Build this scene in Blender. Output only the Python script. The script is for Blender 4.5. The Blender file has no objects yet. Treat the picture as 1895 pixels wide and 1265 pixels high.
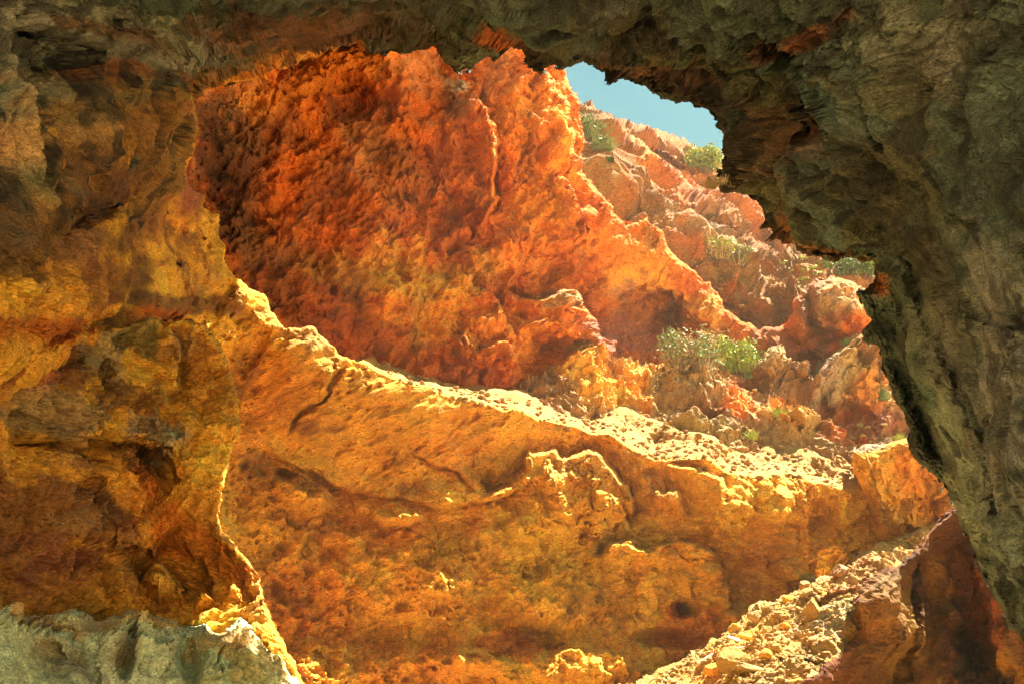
import bpy, math, random
import numpy as np
from mathutils import Vector
from mathutils.bvhtree import BVHTree

STEP = 1.9            # vertex spacing of the rock meshes, in photo pixels at each rock's own distance
F32 = np.float32
C = bpy.context.scene.collection
rng = np.random.default_rng(7)
random.seed(7)

# ------------------------------------------------------------------ camera geometry
W_, H_, FPX = 1895.0, 1265.0, 1895.0
TH = math.radians(25.0)
CAM = np.array([0.0, 0.0, 1.6])
ct, st_ = math.cos(TH), math.sin(TH)

def ray_point(px, py, d):
    """world position of the spot the survey reads at photo pixel (px,py), d metres down the view axis"""
    u = (px - W_ / 2) / FPX
    v = (H_ / 2 - py) / FPX
    return np.stack([d * u, d * (ct - st_ * v), CAM[2] + d * (st_ + ct * v)], -1)

def y_to_d(py, Y):
    v = (H_ / 2 - py) / FPX
    return Y / (ct - st_ * v)

# ------------------------------------------------------------------ noise
_p = rng.permutation(256).astype(np.int32)
PERM = np.concatenate([_p, _p, _p])
_g = rng.normal(size=(256, 3)); _g /= np.linalg.norm(_g, axis=1)[:, None]
GX, GY, GZ = (_g[:, 0].astype(F32), _g[:, 1].astype(F32), _g[:, 2].astype(F32))
RND = rng.random((4, 768)).astype(F32)

def perlin(x, y, z):
    x = x.astype(F32); y = y.astype(F32); z = z.astype(F32)
    xf = np.floor(x); yf = np.floor(y); zf = np.floor(z)
    xi = xf.astype(np.int32) & 255; yi = yf.astype(np.int32) & 255; zi = zf.astype(np.int32) & 255
    x = x - xf; y = y - yf; z = z - zf
    u = x * x * x * (x * (x * 6 - 15) + 10); v = y * y * y * (y * (y * 6 - 15) + 10); w = z * z * z * (z * (z * 6 - 15) + 10)
    def g(i, j, k):
        h = PERM[PERM[PERM[xi + i] + yi + j] + zi + k]
        return GX[h] * (x - i) + GY[h] * (y - j) + GZ[h] * (z - k)
    a = g(0, 0, 0); a += u * (g(1, 0, 0) - a)
    b = g(0, 1, 0); b += u * (g(1, 1, 0) - b)
    a += v * (b - a)
    c = g(0, 0, 1); c += u * (g(1, 0, 1) - c)
    d = g(0, 1, 1); d += u * (g(1, 1, 1) - d)
    c += v * (d - c)
    return (a + w * (c - a)) * 1.6

SPACING = None     # vertex spacing of the face being carved: relief finer than this is left to the bump map
def keep_scale(P, s):
    if SPACING is None or len(SPACING) != len(P): return 1.0
    return np.clip((s / SPACING - 1.6) / 2.4, 0, 1)

def N(P, s, off=0.0):
    q = P / s
    return keep_scale(P, s) * perlin(q[:, 0] + off, q[:, 1] + off * 1.7 + 31.3, q[:, 2] - off * .6 + 7.7)

def fbm(P, s, o=4, gain=.5, off=0.0):
    t = 0; a = 1.0
    for i in range(o):
        t = t + a * N(P, s, off + i * 5.3); s /= 2.03; a *= gain
    return t

def ridged(P, s, o=3, gain=.5, off=0.0):
    t = 0; a = 1.0
    for i in range(o):
        t = t + a * (1 - 2 * np.abs(N(P, s, off + i * 9.1))); s /= 2.07; a *= gain
    return t

def worley(P, s, off=0):
    """F1 distance and a random number per cell"""
    q = (P / s).astype(F32)
    b = np.floor(q).astype(np.int32); f = q - b
    best = np.full(len(q), 9.0, F32); rid = np.zeros(len(q), F32)
    for i in (-1, 0, 1):
        for j in (-1, 0, 1):
            for k in (-1, 0, 1):
                h = PERM[PERM[PERM[(b[:, 0] + i + off) & 255] + ((b[:, 1] + j) & 255)] + ((b[:, 2] + k) & 255)]
                dx = i + RND[0, h] - f[:, 0]; dy = j + RND[1, h] - f[:, 1]; dz = k + RND[2, h] - f[:, 2]
                d = dx * dx + dy * dy + dz * dz
                m = d < best
                best[m] = d[m]; rid[m] = RND[3, h[m]]
    k = keep_scale(P, s * .8)
    return 1 + (np.sqrt(best) - 1) * k, rid

def facets(P, s, amp, off=0):
    """angular fracture blocks: every cell of a warped cell pattern stands out or back by its own amount"""
    w = P + .22 * s * np.stack([N(P, s * .7, off + 1.), N(P, s * .7, off + 2.), N(P, s * .7, off + 3.)], -1)
    f1, rid = worley(w, s, off)
    return amp * keep_scale(P, s * .5) * ((rid - .5) + .5 * (.6 - f1))

def sm(a, b, x):
    t = np.clip((x - a) / (b - a), 0, 1)
    return t * t * (3 - 2 * t)

def streaky(P, ang, st):
    """rock grain: coordinates squeezed along a direction in the x-z plane so noise runs in streaks"""
    c, s = math.cos(ang), math.sin(ang)
    a = P[:, 0] * c + P[:, 2] * s
    b = -P[:, 0] * s + P[:, 2] * c
    return np.stack([a / st, P[:, 1], b], -1)

# ------------------------------------------------------------------ 2-D helpers (survey plan of each rock face)
def seg_near(px, py, poly, closed):
    """nearest point on a polyline: distance, side, vector to it, arclength 0..1"""
    poly = np.array(poly, float)
    if closed: poly = np.vstack([poly, poly[:1]])
    L = np.hypot(*(poly[1:] - poly[:-1]).T); T = L.sum(); acc = 0
    best = np.full(px.shape, 1e12); bx = np.zeros_like(px); by = np.zeros_like(px)
    side = np.zeros_like(px); arc = np.zeros_like(px)
    for (x0, y0), (x1, y1), l in zip(poly[:-1], poly[1:], L):
        ex, ey = x1 - x0, y1 - y0
        t = np.clip(((px - x0) * ex + (py - y0) * ey) / (l * l + 1e-9), 0, 1)
        qx = x0 + t * ex; qy = y0 + t * ey
        d = (px - qx) ** 2 + (py - qy) ** 2
        m = d < best
        best[m] = d[m]; bx[m] = qx[m]; by[m] = qy[m]; arc[m] = (acc + t[m] * l) / T
        side[m] = np.sign((px - x0) * ey - (py - y0) * ex)[m]
        acc += l
    return np.sqrt(best), side, bx, by, arc

def inside(px, py, poly):
    r = np.zeros(px.shape, bool); n = len(poly)
    for i in range(n):
        x0, y0 = poly[i]; x1, y1 = poly[(i + 1) % n]
        if y0 == y1: continue
        r ^= ((y0 > py) != (y1 > py)) & (px < (x1 - x0) * (py - y0) / (y1 - y0) + x0)
    return r

def tps(ctrl, px, py):
    pts = np.array([(c[0], c[1]) for c in ctrl], float) / 1000
    val = np.array([1.0 / c[2] for c in ctrl])
    n = len(pts)
    def phi(r2): return np.where(r2 > 1e-12, .5 * r2 * np.log(r2 + 1e-20), 0)
    r2 = ((pts[:, None] - pts[None]) ** 2).sum(-1)
    A = np.zeros((n + 3, n + 3)); A[:n, :n] = phi(r2) + np.eye(n) * 2e-4
    A[:n, n] = 1; A[:n, n + 1:] = pts; A[n, :n] = 1; A[n + 1:, :n] = pts.T
    w = np.linalg.solve(A, np.concatenate([val, np.zeros(3)]))
    x = px / 1000; y = py / 1000
    out = w[n] + w[n + 1] * x + w[n + 2] * y
    for i in range(n):
        out += w[i] * phi((x - pts[i, 0]) ** 2 + (y - pts[i, 1]) ** 2)
    return out

def axis(a, b, fa, fb):
    """fine spacing between fa and fb, growing coarser outside"""
    fa = max(a, fa); fb = min(b, fb)
    mid = np.arange(fa, fb + STEP, STEP)
    lo = []; x = fa; s = STEP
    while x > a: s = min(s * 1.08, 45); x -= s; lo.append(x)
    hi = []; x = mid[-1]; s = STEP
    while x < b: s = min(s * 1.08, 45); x += s; hi.append(x)
    return np.array(lo[::-1] + list(mid) + hi)

# ------------------------------------------------------------------ feature strokes cut into a face (metres of depth)
def edge(poly, far=0., near=0., w=5, R=60, Rn=None, jag=5, fade=.12):
    return ('edge', poly, far, near, w, R, Rn or R, jag, fade)
def lump(x, y, rx, ry, h, ang=0, p=1.0, jag=.15):
    return ('lump', x, y, rx, ry, h, ang, p, jag)
def crack(poly, depth, w, jag=5):
    return ('crack', poly, depth, w, jag)

def apply_feats(feats, px, py):
    dd = np.zeros_like(px)
    z = np.zeros_like(px)
    P2 = np.stack([px, py, z], -1)
    wx = fbm(P2, 90., 4, .55, 3.) ; wy = fbm(P2, 90., 4, .55, 11.)
    fx = fbm(P2, 22., 3, .6, 5.); fy = fbm(P2, 22., 3, .6, 17.)
    for f in feats:
        if f[0] == 'edge':
            _, poly, far, near, w, R, Rn, jag, fade = f
            pa = np.array(poly); m = R * 4 + 40
            k = (px > pa[:, 0].min() - m) & (px < pa[:, 0].max() + m) & (py > pa[:, 1].min() - m) & (py < pa[:, 1].max() + m)
            if not k.any(): continue
            x = px[k] + jag * (wx[k] * .8 + fx[k] * .8); y = py[k] + jag * (wy[k] * .8 + fy[k] * .8)
            d, s, _, _, arc = seg_near(x, y, poly, False)
            tap = sm(0, fade, arc) * sm(0, fade, 1 - arc)
            sd = d * s     # positive to the right of travel on the page
            r = np.where(sd > 0, far * sm(0, w, sd) * np.exp(-d / R), -near * np.exp(-d / Rn) * sm(0, w, d + w * .4))
            dd[k] += r * tap
        elif f[0] == 'lump':
            _, cx, cy, rx, ry, h, ang, p, jag = f
            a = math.radians(ang); c, s = math.cos(a), math.sin(a)
            m = max(rx, ry) * 1.7
            k = (np.abs(px - cx) < m) & (np.abs(py - cy) < m)
            if not k.any(): continue
            x = px[k] - cx; y = py[k] - cy
            u = (x * c + y * s) / rx + jag * (wx[k] + fx[k]); v = (-x * s + y * c) / ry + jag * (wy[k] + fy[k])
            r = np.clip(1 - (u * u + v * v), 0, 1)
            dd[k] -= h * r ** p
        else:
            _, poly, dep, w, jag = f
            pa = np.array(poly); m = w * 5 + 20
            k = (px > pa[:, 0].min() - m) & (px < pa[:, 0].max() + m) & (py > pa[:, 1].min() - m) & (py < pa[:, 1].max() + m)
            if not k.any(): continue
            x = px[k] + jag * (wx[k] * .6 + fx[k]); y = py[k] + jag * (wy[k] * .6 + fy[k])
            d, s, _, _, arc = seg_near(x, y, poly, False)
            tap = sm(0, .15, arc) * sm(0, .15, 1 - arc)
            dd[k] += dep * tap * np.exp(-(d / (w * (.5 + .8 * np.clip(wx[k] + .5, 0, 1)))) ** 2)
    return dd

# ------------------------------------------------------------------ rock colours (bare rock, linear)
PAL = dict(
    red=(.70, .175, .025), orange=(.84, .28, .034), ochre=(.89, .43, .056), ochre_dk=(.83, .375, .052),
    brown=(.30, .115, .042), dark=(.095, .050, .030), umber=(.19, .088, .042), pale=(.47, .30, .105), peach=(.38, .17, .052),
    tan=(.46, .26, .105), mauve=(.40, .13, .075), green=(.106, .128, .086), teal=(.11, .142, .105), olive=(.12, .11, .053),
    grey=(.28, .265, .178), greygreen=(.36, .375, .255), rust=(.54, .130, .026), blackish=(.036, .033, .024), gold=(.93, .48, .058),
    palegrey=(.40, .34, .23), pinkred=(.60, .23, .080), bronze=(.34, .172, .042), stone=(.50, .285, .078), slab=(.72, .325, .043),
)

def paint(px, py, P, pts, base):
    """mix of rock kinds: each entry is (x, y, radius_x, radius_y, angle, kind, strength) with ragged borders"""
    z = np.zeros_like(px); P2 = np.stack([px, py, z], -1)
    wx = fbm(P2, 70., 5, .62, 23.); wy = fbm(P2, 70., 5, .62, 41.)
    col = np.empty((len(px), 3)); col[:] = PAL[base]
    for (x, y, rx, ry, ang, kind, s) in pts:
        m = 2.2 * max(rx, ry)
        k = (np.abs(px - x) < m) & (np.abs(py - y) < m)
        if not k.any(): continue
        a = math.radians(ang); c, sn = math.cos(a), math.sin(a)
        dx = px[k] - x; dy = py[k] - y
        u = (dx * c + dy * sn) / rx; v = (-dx * sn + dy * c) / ry
        r = np.sqrt(u * u + v * v) + .50 * wx[k] + .28 * wy[k]
        w = s * sm(1.15, .55, r)
        col[k] += (np.array(PAL[kind]) - col[k]) * w[:, None]
    return col

# ------------------------------------------------------------------ material
def rock_material(name, scale, bump=.5, speck=.35, grain=.30, pit_dark=.6):
    m = bpy.data.materials.new(name); m.use_nodes = True
    nt = m.node_tree; n = nt.nodes; l = nt.links
    b = n['Principled BSDF']; b.inputs['Roughness'].default_value = .93
    b.inputs['Specular IOR Level'].default_value = .15
    at = n.new('ShaderNodeAttribute'); at.attribute_name = 'rock'
    tc = n.new('ShaderNodeTexCoord')
    mp = n.new('ShaderNodeMapping'); mp.inputs['Rotation'].default_value = (0, math.radians(35), 0); mp.inputs['Scale'].default_value = (.55, 1, 1.25)
    l.new(tc.outputs['Object'], mp.inputs['Vector'])
    n1 = n.new('ShaderNodeTexNoise'); n1.inputs['Scale'].default_value = 5.5 * scale; n1.inputs['Detail'].default_value = 8; n1.inputs['Roughness'].default_value = .68
    n2 = n.new('ShaderNodeTexNoise'); n2.inputs['Scale'].default_value = 24 * scale; n2.inputs['Detail'].default_value = 5; n2.inputs['Roughness'].default_value = .7
    for q in (n1, n2): l.new(mp.outputs['Vector'], q.inputs['Vector'])
    r1 = n.new('ShaderNodeMapRange'); r1.inputs[1].default_value = .3; r1.inputs[2].default_value = .7; r1.inputs[3].default_value = 1 - speck; r1.inputs[4].default_value = 1 + speck * .6
    l.new(n1.outputs['Fac'], r1.inputs[0])
    r2 = n.new('ShaderNodeMapRange'); r2.inputs[1].default_value = .3; r2.inputs[2].default_value = .7; r2.inputs[3].default_value = 1 - speck * .8; r2.inputs[4].default_value = 1 + speck * .5
    l.new(n2.outputs['Fac'], r2.inputs[0])
    mu = n.new('ShaderNodeMath'); mu.operation = 'MULTIPLY'; l.new(r1.outputs[0], mu.inputs[0]); l.new(r2.outputs[0], mu.inputs[1])
    n3 = n.new('ShaderNodeTexNoise'); n3.inputs['Scale'].default_value = 34 * scale; n3.inputs['Detail'].default_value = 3; n3.inputs['Roughness'].default_value = .75
    l.new(mp.outputs['Vector'], n3.inputs['Vector'])
    r3 = n.new('ShaderNodeMapRange'); r3.inputs[1].default_value = .40; r3.inputs[2].default_value = .60; r3.inputs[3].default_value = 1 - grain; r3.inputs[4].default_value = 1 + grain * .55
    l.new(n3.outputs['Fac'], r3.inputs[0])
    mu0 = mu; mu = n.new('ShaderNodeMath'); mu.operation = 'MULTIPLY'; l.new(mu0.outputs[0], mu.inputs[0]); l.new(r3.outputs[0], mu.inputs[1])
    for sc_, lo_, hi_ in ((13., .16, .30), (30., .22, .40)):      # clustered dark specks: stained pits, with their shade painted into the colour
        vo = n.new('ShaderNodeTexVoronoi'); vo.inputs['Scale'].default_value = sc_ * scale; l.new(mp.outputs['Vector'], vo.inputs['Vector'])
        rv = n.new('ShaderNodeMapRange'); rv.inputs[1].default_value = lo_; rv.inputs[2].default_value = hi_; rv.inputs[3].default_value = 1.; rv.inputs[4].default_value = 0.
        l.new(vo.outputs['Distance'], rv.inputs[0])
        rn = n.new('ShaderNodeMapRange'); rn.inputs[1].default_value = .44; rn.inputs[2].default_value = .60; rn.inputs[3].default_value = .12; rn.inputs[4].default_value = pit_dark; l.new(n1.outputs['Fac'], rn.inputs[0])
        mm = n.new('ShaderNodeMath'); mm.operation = 'MULTIPLY'; l.new(rv.outputs[0], mm.inputs[0]); l.new(rn.outputs[0], mm.inputs[1])
        su = n.new('ShaderNodeMath'); su.operation = 'SUBTRACT'; su.inputs[0].default_value = 1.; l.new(mm.outputs[0], su.inputs[1])
        mu0 = mu; mu = n.new('ShaderNodeMath'); mu.operation = 'MULTIPLY'; l.new(mu0.outputs[0], mu.inputs[0]); l.new(su.outputs[0], mu.inputs[1])
    vm = n.new('ShaderNodeVectorMath'); vm.operation = 'SCALE'; l.new(at.outputs['Color'], vm.inputs[0]); l.new(mu.outputs[0], vm.inputs['Scale'])
    l.new(vm.outputs[0], b.inputs['Base Color'])
    bp = n.new('ShaderNodeBump'); bp.inputs['Strength'].default_value = bump; bp.inputs['Distance'].default_value = .06 / scale
    l.new(n2.outputs['Fac'], bp.inputs['Height']); l.new(bp.outputs[0], b.inputs['Normal'])
    return m

def flat_mat(name, col, rough=.9, var=.3, scale=8., trans=0.):
    m = bpy.data.materials.new(name); m.use_nodes = True
    nt = m.node_tree; n = nt.nodes; l = nt.links
    b = n['Principled BSDF']; b.inputs['Roughness'].default_value = rough; b.inputs['Specular IOR Level'].default_value = .2
    tc = n.new('ShaderNodeTexCoord')
    n1 = n.new('ShaderNodeTexNoise'); n1.inputs['Scale'].default_value = scale; n1.inputs['Detail'].default_value = 6
    l.new(tc.outputs['Object'], n1.inputs['Vector'])
    rp = n.new('ShaderNodeValToRGB')
    rp.color_ramp.elements[0].position = .3; rp.color_ramp.elements[1].position = .7
    rp.color_ramp.elements[0].color = tuple(c * (1 - var) for c in col) + (1,)
    rp.color_ramp.elements[1].color = tuple(min(1, c * (1 + var)) for c in col) + (1,)
    l.new(n1.outputs['Fac'], rp.inputs[0]); l.new(rp.outputs[0], b.inputs['Base Color'])
    return m

def make_mesh(name, V, Fq, cols=None, mat=None, smooth=True):      # smooth=False leaves crisp little facets
    me = bpy.data.meshes.new(name)
    me.vertices.add(len(V)); me.vertices.foreach_set('co', V.astype(F32).ravel())
    k = Fq.shape[1]
    me.loops.add(len(Fq) * k); me.loops.foreach_set('vertex_index', Fq.astype(np.int32).ravel())
    me.polygons.add(len(Fq))
    me.polygons.foreach_set('loop_start', np.arange(0, len(Fq) * k, k, dtype=np.int32))
    me.polygons.foreach_set('loop_total', np.full(len(Fq), k, np.int32))
    if cols is not None:
        a = me.color_attributes.new('rock', 'FLOAT_COLOR', 'POINT')
        a.data.foreach_set('color', np.concatenate([np.clip(cols, 0.004, .9), np.ones((len(cols), 1))], 1).astype(F32).ravel())
    me.update(calc_edges=True)
    me.polygons.foreach_set('use_smooth', np.full(len(Fq), smooth, bool))
    if mat: me.materials.append(mat)
    o = bpy.data.objects.new(name, me); C.objects.link(o)
    return o

def tag(o, label, cat=None, group=None, kind=None):
    o['label'] = label
    if cat: o['category'] = cat
    if group: o['group'] = group
    if kind: o['kind'] = kind
    return o

SURF = []     # (vertices, faces) of the rocks, to stand plants and stones on

def rock(name, ctrl, outline, bbox, relief, colour, feats=(), ramp=None, jag=4., rim=14., rim_r=.25, curl=1.2, margin=30., mat=None, fine=(-40, -40, 1935, 1305)):
    ax = axis(bbox[0], bbox[2], fine[0], fine[2]); ay = axis(bbox[1], bbox[3], fine[1], fine[3])
    PX, PY = np.meshgrid(ax, ay); sh = PX.shape
    px = PX.ravel().astype(float); py = PY.ravel().astype(float)
    cc = [(c[0], c[1], y_to_d(c[1], c[2])) for c in ctrl]
    inv = np.clip(tps(cc, px, py), 1 / 120., 1 / 2.5)
    if ramp is not None: dY = ramp(px, py)
    else: dY = 0
    d = 1 / inv + dY
    Gb = ray_point(px, py, d).reshape(sh[0], sh[1], 3)
    d = d + apply_feats(feats, px, py)
    keep = np.ones(len(px), bool)
    tb = np.zeros(len(px)); fade = 1.0
    margin = margin * .5
    if outline is not None:
        dist, s, bx, by, _ = seg_near(px, py, outline, True)
        ins = inside(px, py, outline)
        sd = np.where(ins, dist, -dist)
        P2 = np.stack([px, py, np.zeros_like(px)], -1)
        j = fbm(P2, 30., 4, .5, len(name)) * jag
        sdj = sd + j
        S2 = sdj.reshape(sh)
        gy, gx = np.gradient(S2, ay, ax)
        gl = np.hypot(gx, gy).ravel() + 1e-6
        nx = gx.ravel() / gl; ny = gy.ravel() / gl
        sdj = sdj / np.clip(gl, .6, 3.)
        out = sdj < 0
        tb = np.clip(-sdj / margin, 0, 1) * out
        push = np.where(out, -sdj + tb * margin * .4, 0)
        px = px + nx * push; py = py + ny * push
        d = d + curl * tb ** .8
        q = np.clip(1 - sdj / rim, 0, 1) * (~out) + out
        d = d + rim_r * (1 - np.sqrt(np.clip(1 - q * q, 0, 1)))
        keep = sdj > -margin
        fade = (.18 + .82 * sm(0, 45, sdj)) if name in ('cave_roof', 'pale_ledge') else (.5 + .5 * sm(0, 30, sdj))
    P = ray_point(px, py, d)
    def normals(Gx):
        m = np.cross(np.gradient(Gx, axis=1), np.gradient(Gx, axis=0))
        return (m / (np.linalg.norm(m, axis=-1, keepdims=True) + 1e-9)).reshape(-1, 3)
    n = normals(Gb)
    if ramp is not None:      # the shelf's lip keeps the face's direction so its relief does not hang over the edge
        n0 = normals(ray_point(PX, PY, (1 / inv).reshape(sh)))
        w = sm(.4, 2.6, dY)[:, None]; n = n0 * (1 - w) + n * w
        n /= np.linalg.norm(n, axis=-1, keepdims=True) + 1e-9
    tc = CAM - P; flip = (n * tc).sum(-1) < 0
    n[flip] *= -1
    # where the face turns steeply away, move the relief towards the open side instead of along the thin rim
    tcn = tc / np.linalg.norm(tc, axis=-1, keepdims=True)
    n = n * .8 + tcn * .3
    global SPACING
    Gd = ray_point(px, py, d - (curl * tb ** .8 if outline is not None else 0)).reshape(sh[0], sh[1], 3)
    sx_ = np.linalg.norm(np.gradient(Gd, axis=1), axis=-1); sy_ = np.linalg.norm(np.gradient(Gd, axis=0), axis=-1)
    mx = np.maximum(sx_, sy_).ravel(); gm = 1.15 * np.sqrt(sx_ * sy_).ravel()
    SPACING = np.where(dY > .1, mx, gm) if ramp is not None else (mx if name == 'cave_roof' else .4 * mx + .6 * gm)
    rel = relief(P, px, py) * fade
    SPACING = None
    cols = colour(P, px, py, rel)
    P = P + n * rel[:, None]
    idx = np.arange(len(px)).reshape(sh)
    Q = np.stack([idx[:-1, :-1], idx[1:, :-1], idx[1:, 1:], idx[:-1, 1:]], -1).reshape(-1, 4)
    Q = Q[keep[Q].all(1)]
    used = np.zeros(len(px), bool); used[Q.ravel()] = True
    re = np.cumsum(used) - 1
    Q = re[Q]; P = P[used]; cols = cols[used]
    o = make_mesh(name, P, Q, cols, mat, smooth=False)
    SURF.append((name, P, Q))
    return o

# ------------------------------------------------------------------ outlines traced from the survey of the place
RIM = [(-2600, 900), (-2600, -900), (7000, -900), (7000, 5000), (3000, 5000), (2650, 2800), (2300, 1820), (1990, 1330), (1895, 1181), (1872, 1161), (1852, 1121), (1822, 1070), (1801, 1014), (1776, 974),
       (1766, 939), (1756, 911), (1736, 888), (1710, 863), (1690, 837), (1680, 792), (1672, 762), (1655, 736), (1645, 706),
       (1634, 676), (1627, 638), (1602, 628), (1597, 612), (1617, 594), (1594, 556), (1586, 539), (1599, 534), (1622, 521),
       (1622, 498), (1617, 483), (1599, 483), (1574, 473), (1543, 478), (1498, 463), (1483, 455), (1462, 440), (1440, 427),
       (1430, 405), (1417, 379), (1392, 359), (1376, 336), (1354, 336), (1339, 329), (1339, 288), (1345, 253), (1336, 238),
       (1328, 217), (1318, 197), (1290, 192), (1250, 182), (1215, 167), (1204, 152), (1182, 147), (1136, 137), (1111, 121),
       (1080, 109), (1050, 116), (1035, 125), (1025, 121), (1005, 129), (992, 130), (977, 119), (972, 91), (949, 88),
       (926, 90), (921, 104), (903, 104), (883, 119), (863, 126), (848, 130), (838, 119), (817, 101), (807, 83), (777, 94),
       (747, 96), (737, 83), (714, 96), (694, 96), (666, 78), (650, 83), (607, 91), (556, 109), (480, 139), (420, 152), (372, 157),
       (345, 240), (300, 420), (200, 700)]
WALL = [(-2600, -200), (100, -60), (330, 110), (372, 154), (354, 172), (367, 212), (362, 263), (349, 288), (340, 314), (354, 354), (377, 362),
        (374, 384), (402, 400), (405, 435), (417, 486), (430, 516), (488, 549), (506, 582), (526, 612), (571, 604),
        (617, 637), (627, 655), (650, 668), (680, 672), (760, 600), (1000, 600), (1400, 660), (1700, 700), (1900, 800),
        (2200, 1000), (2500, 2100), (-2600, 2100)]
CLIFF = [(250, -300), (1000, -300), (1010, -40), (1022, 60), (1035, 125), (1055, 167), (1068, 202), (1073, 253), (1078, 293), (1075, 324),
         (1091, 344), (1111, 369), (1151, 420), (1187, 405), (1212, 420), (1232, 455), (1250, 475), (1275, 498), (1311, 526),
         (1336, 561), (1371, 592), (1402, 607), (1437, 607), (1458, 590), (1467, 566), (1480, 540), (1500, 524), (1540, 512), (1580, 530), (1700, 560),
         (2000, 700), (2100, 1500), (200, 1500)]
HILL = [(900, 120), (1040, 200), (1068, 217), (1106, 235), (1136, 240), (1167, 250), (1187, 250), (1207, 260), (1250, 277), (1270, 288),
        (1300, 300), (1339, 312), (1400, 340), (1500, 400), (1580, 470), (1700, 500), (1900, 560), (2100, 900), (2100, 1000), (900, 1000)]
SLOPE = [(1040, 622), (1065, 635), (1085, 655), (1136, 670), (1197, 688), (1240, 686), (1262, 672), (1290, 688), (1345, 692), (1378, 682),
         (1405, 672), (1422, 650), (1445, 650), (1453, 676), (1488, 684), (1500, 706), (1530, 676), (1562, 640), (1580, 628), (1640, 630), (1800, 660),
         (2000, 760), (2000, 1300), (950, 1300), (950, 720), (1030, 700)]
BLOCK = [(1574, 832), (1599, 820), (1629, 820), (1685, 807), (1760, 800), (1950, 860), (2000, 1300), (1700, 1300), (1640, 1150), (1612, 1030),
         (1617, 974), (1599, 928), (1581, 873)]
SPUR = [(1790, 915), (1761, 936), (1731, 974), (1700, 1014), (1665, 1042), (1619, 1065), (1589, 1090), (1576, 1110), (1578, 1140), (1584, 1176), (1549, 1207),
        (1488, 1252), (1450, 1275), (1300, 1400), (1000, 2100), (2600, 2100), (2600, 1300), (2000, 930)]
SCREE = [(1100, 1320), (1195, 1262), (1245, 1232), (1296, 1200), (1346, 1170), (1412, 1126), (1488, 1085), (1549, 1064), (1612, 1020), (1640, 1000), (1740, 960), (1900, 1000), (2000, 1800), (900, 1800), (1000, 1400)]
MASS = [(-2600, 640), (-40, 640), (50, 628), (116, 614), (170, 612), (238, 602), (278, 582), (303, 602), (344, 589), (374, 602), (397, 628),
        (420, 676), (435, 711), (445, 772), (446, 800), (432, 837), (427, 863), (414, 898), (407, 949), (410, 985), (440, 1009), (475, 1060), (491, 1110),
        (506, 1156), (526, 1186), (560, 1265), (620, 1400), (700, 2100), (-2600, 2100)]
LEDGE = [(-2600, 1120), (-60, 1136), (-20, 1128), (10, 1140), (40, 1146), (66, 1140), (92, 1147), (120, 1131), (150, 1134), (175, 1150), (205, 1143), (238, 1132), (270, 1140), (303, 1139), (322, 1152), (336, 1166), (364, 1160), (384, 1166), (405, 1174),
         (424, 1158), (438, 1144), (452, 1143), (465, 1156), (476, 1176), (492, 1190), (521, 1217), (540, 1246), (556, 1265), (640, 1400), (900, 2100), (-2600, 2100)]

# ------------------------------------------------------------------ relief recipes
def pits(P, s, ang, st, thr, off):
    q = streaky(P, ang, st)
    return sm(thr, thr + .28, N(q, s, off) + .35 * N(q, s * .45, off + 3))

def relief_cave(P, px, py):
    r = .30 * fbm(P, 1.7, 3, .5, 1.) + .13 * ridged(P, .75, 3, .5, 2.) + .055 * fbm(P, .22, 3, .6, 4.)
    f1, _ = worley(P + .15 * np.stack([N(P, .4, 1.), N(P, .4, 2.), N(P, .4, 3.)], -1), .42)
    left = sm(1500, 1250, px)
    r += facets(P, .50, .12, 3) + facets(P, .17, .06, 5) + facets(P, .07, .022, 8)
    r += (.02 + .06 * left) * np.sqrt(np.clip(1 - (f1 / .8) ** 2, 0, 1))
    r -= .10 * pits(P, .30, .6, 1.6, .30, 6.) + .035 * pits(P, .09, .6, 1.8, .15, 16.)
    r += .016 * fbm(P, .05, 2, .6, 14.)
    smooth = sm(1480, 1640, px + .25 * (py - 400)) * sm(300, 520, py + .3 * (px - 1600))
    smooth = np.maximum(smooth, .8 * sm(1540, 1680, px) * sm(120, 300, py))
    return r * (1 - .66 * smooth)

def relief_wall(P, px, py):
    low = sm(-60, 40, py - (880 + 30 * np.sin(px / 90.))) * sm(430, 520, px)
    q = streaky(P, .55, 2.2)
    r = .20 * fbm(P, 2.4, 3, .5, 3.) + .06 * ridged(q, .55, 3, .5, 7.) + .018 * fbm(q, .14, 2, .6, 8.)
    r -= .08 * pits(P, .07, .55, 2.4, .22, 2.) * sm(-.2, .5, N(P, .8, 44.)) + .06 * pits(P, .11, .4, 1.6, .45, 52.) * sm(0., .6, N(P, 1.7, 48.)) + .08 * pits(P, .16, .55, 2.0, .42, 22.)
    r += .022 * fbm(q, .07, 2, .6, 18.)
    r -= .10 * pits(P, .55, .3, 2.0, .42, 12.)
    r += facets(q, .40, .05, 14) + facets(q, .11, .03, 17)
    wq = P + .25 * np.stack([N(P, .7, 1.), N(P, .7, 2.), N(P, .7, 3.)], -1)
    f1, _ = worley(wq, .95); f2, _ = worley(wq, .38, 40)
    k = .16 * np.sqrt(np.clip(1 - (f1 / .85) ** 2, 0, 1)) + .09 * np.sqrt(np.clip(1 - (f2 / .85) ** 2, 0, 1)) * (.5 + N(P, 1.5, 4.))
    k += facets(P, .55, .16, 4) + facets(P, .20, .09, 6) + facets(P, .10, .04, 9)
    k += .10 * ridged(P, .5, 3, .55, 5.) - .12 * pits(P, .45, .1, 1.5, .45, 9.)
    return r + low * k

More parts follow.
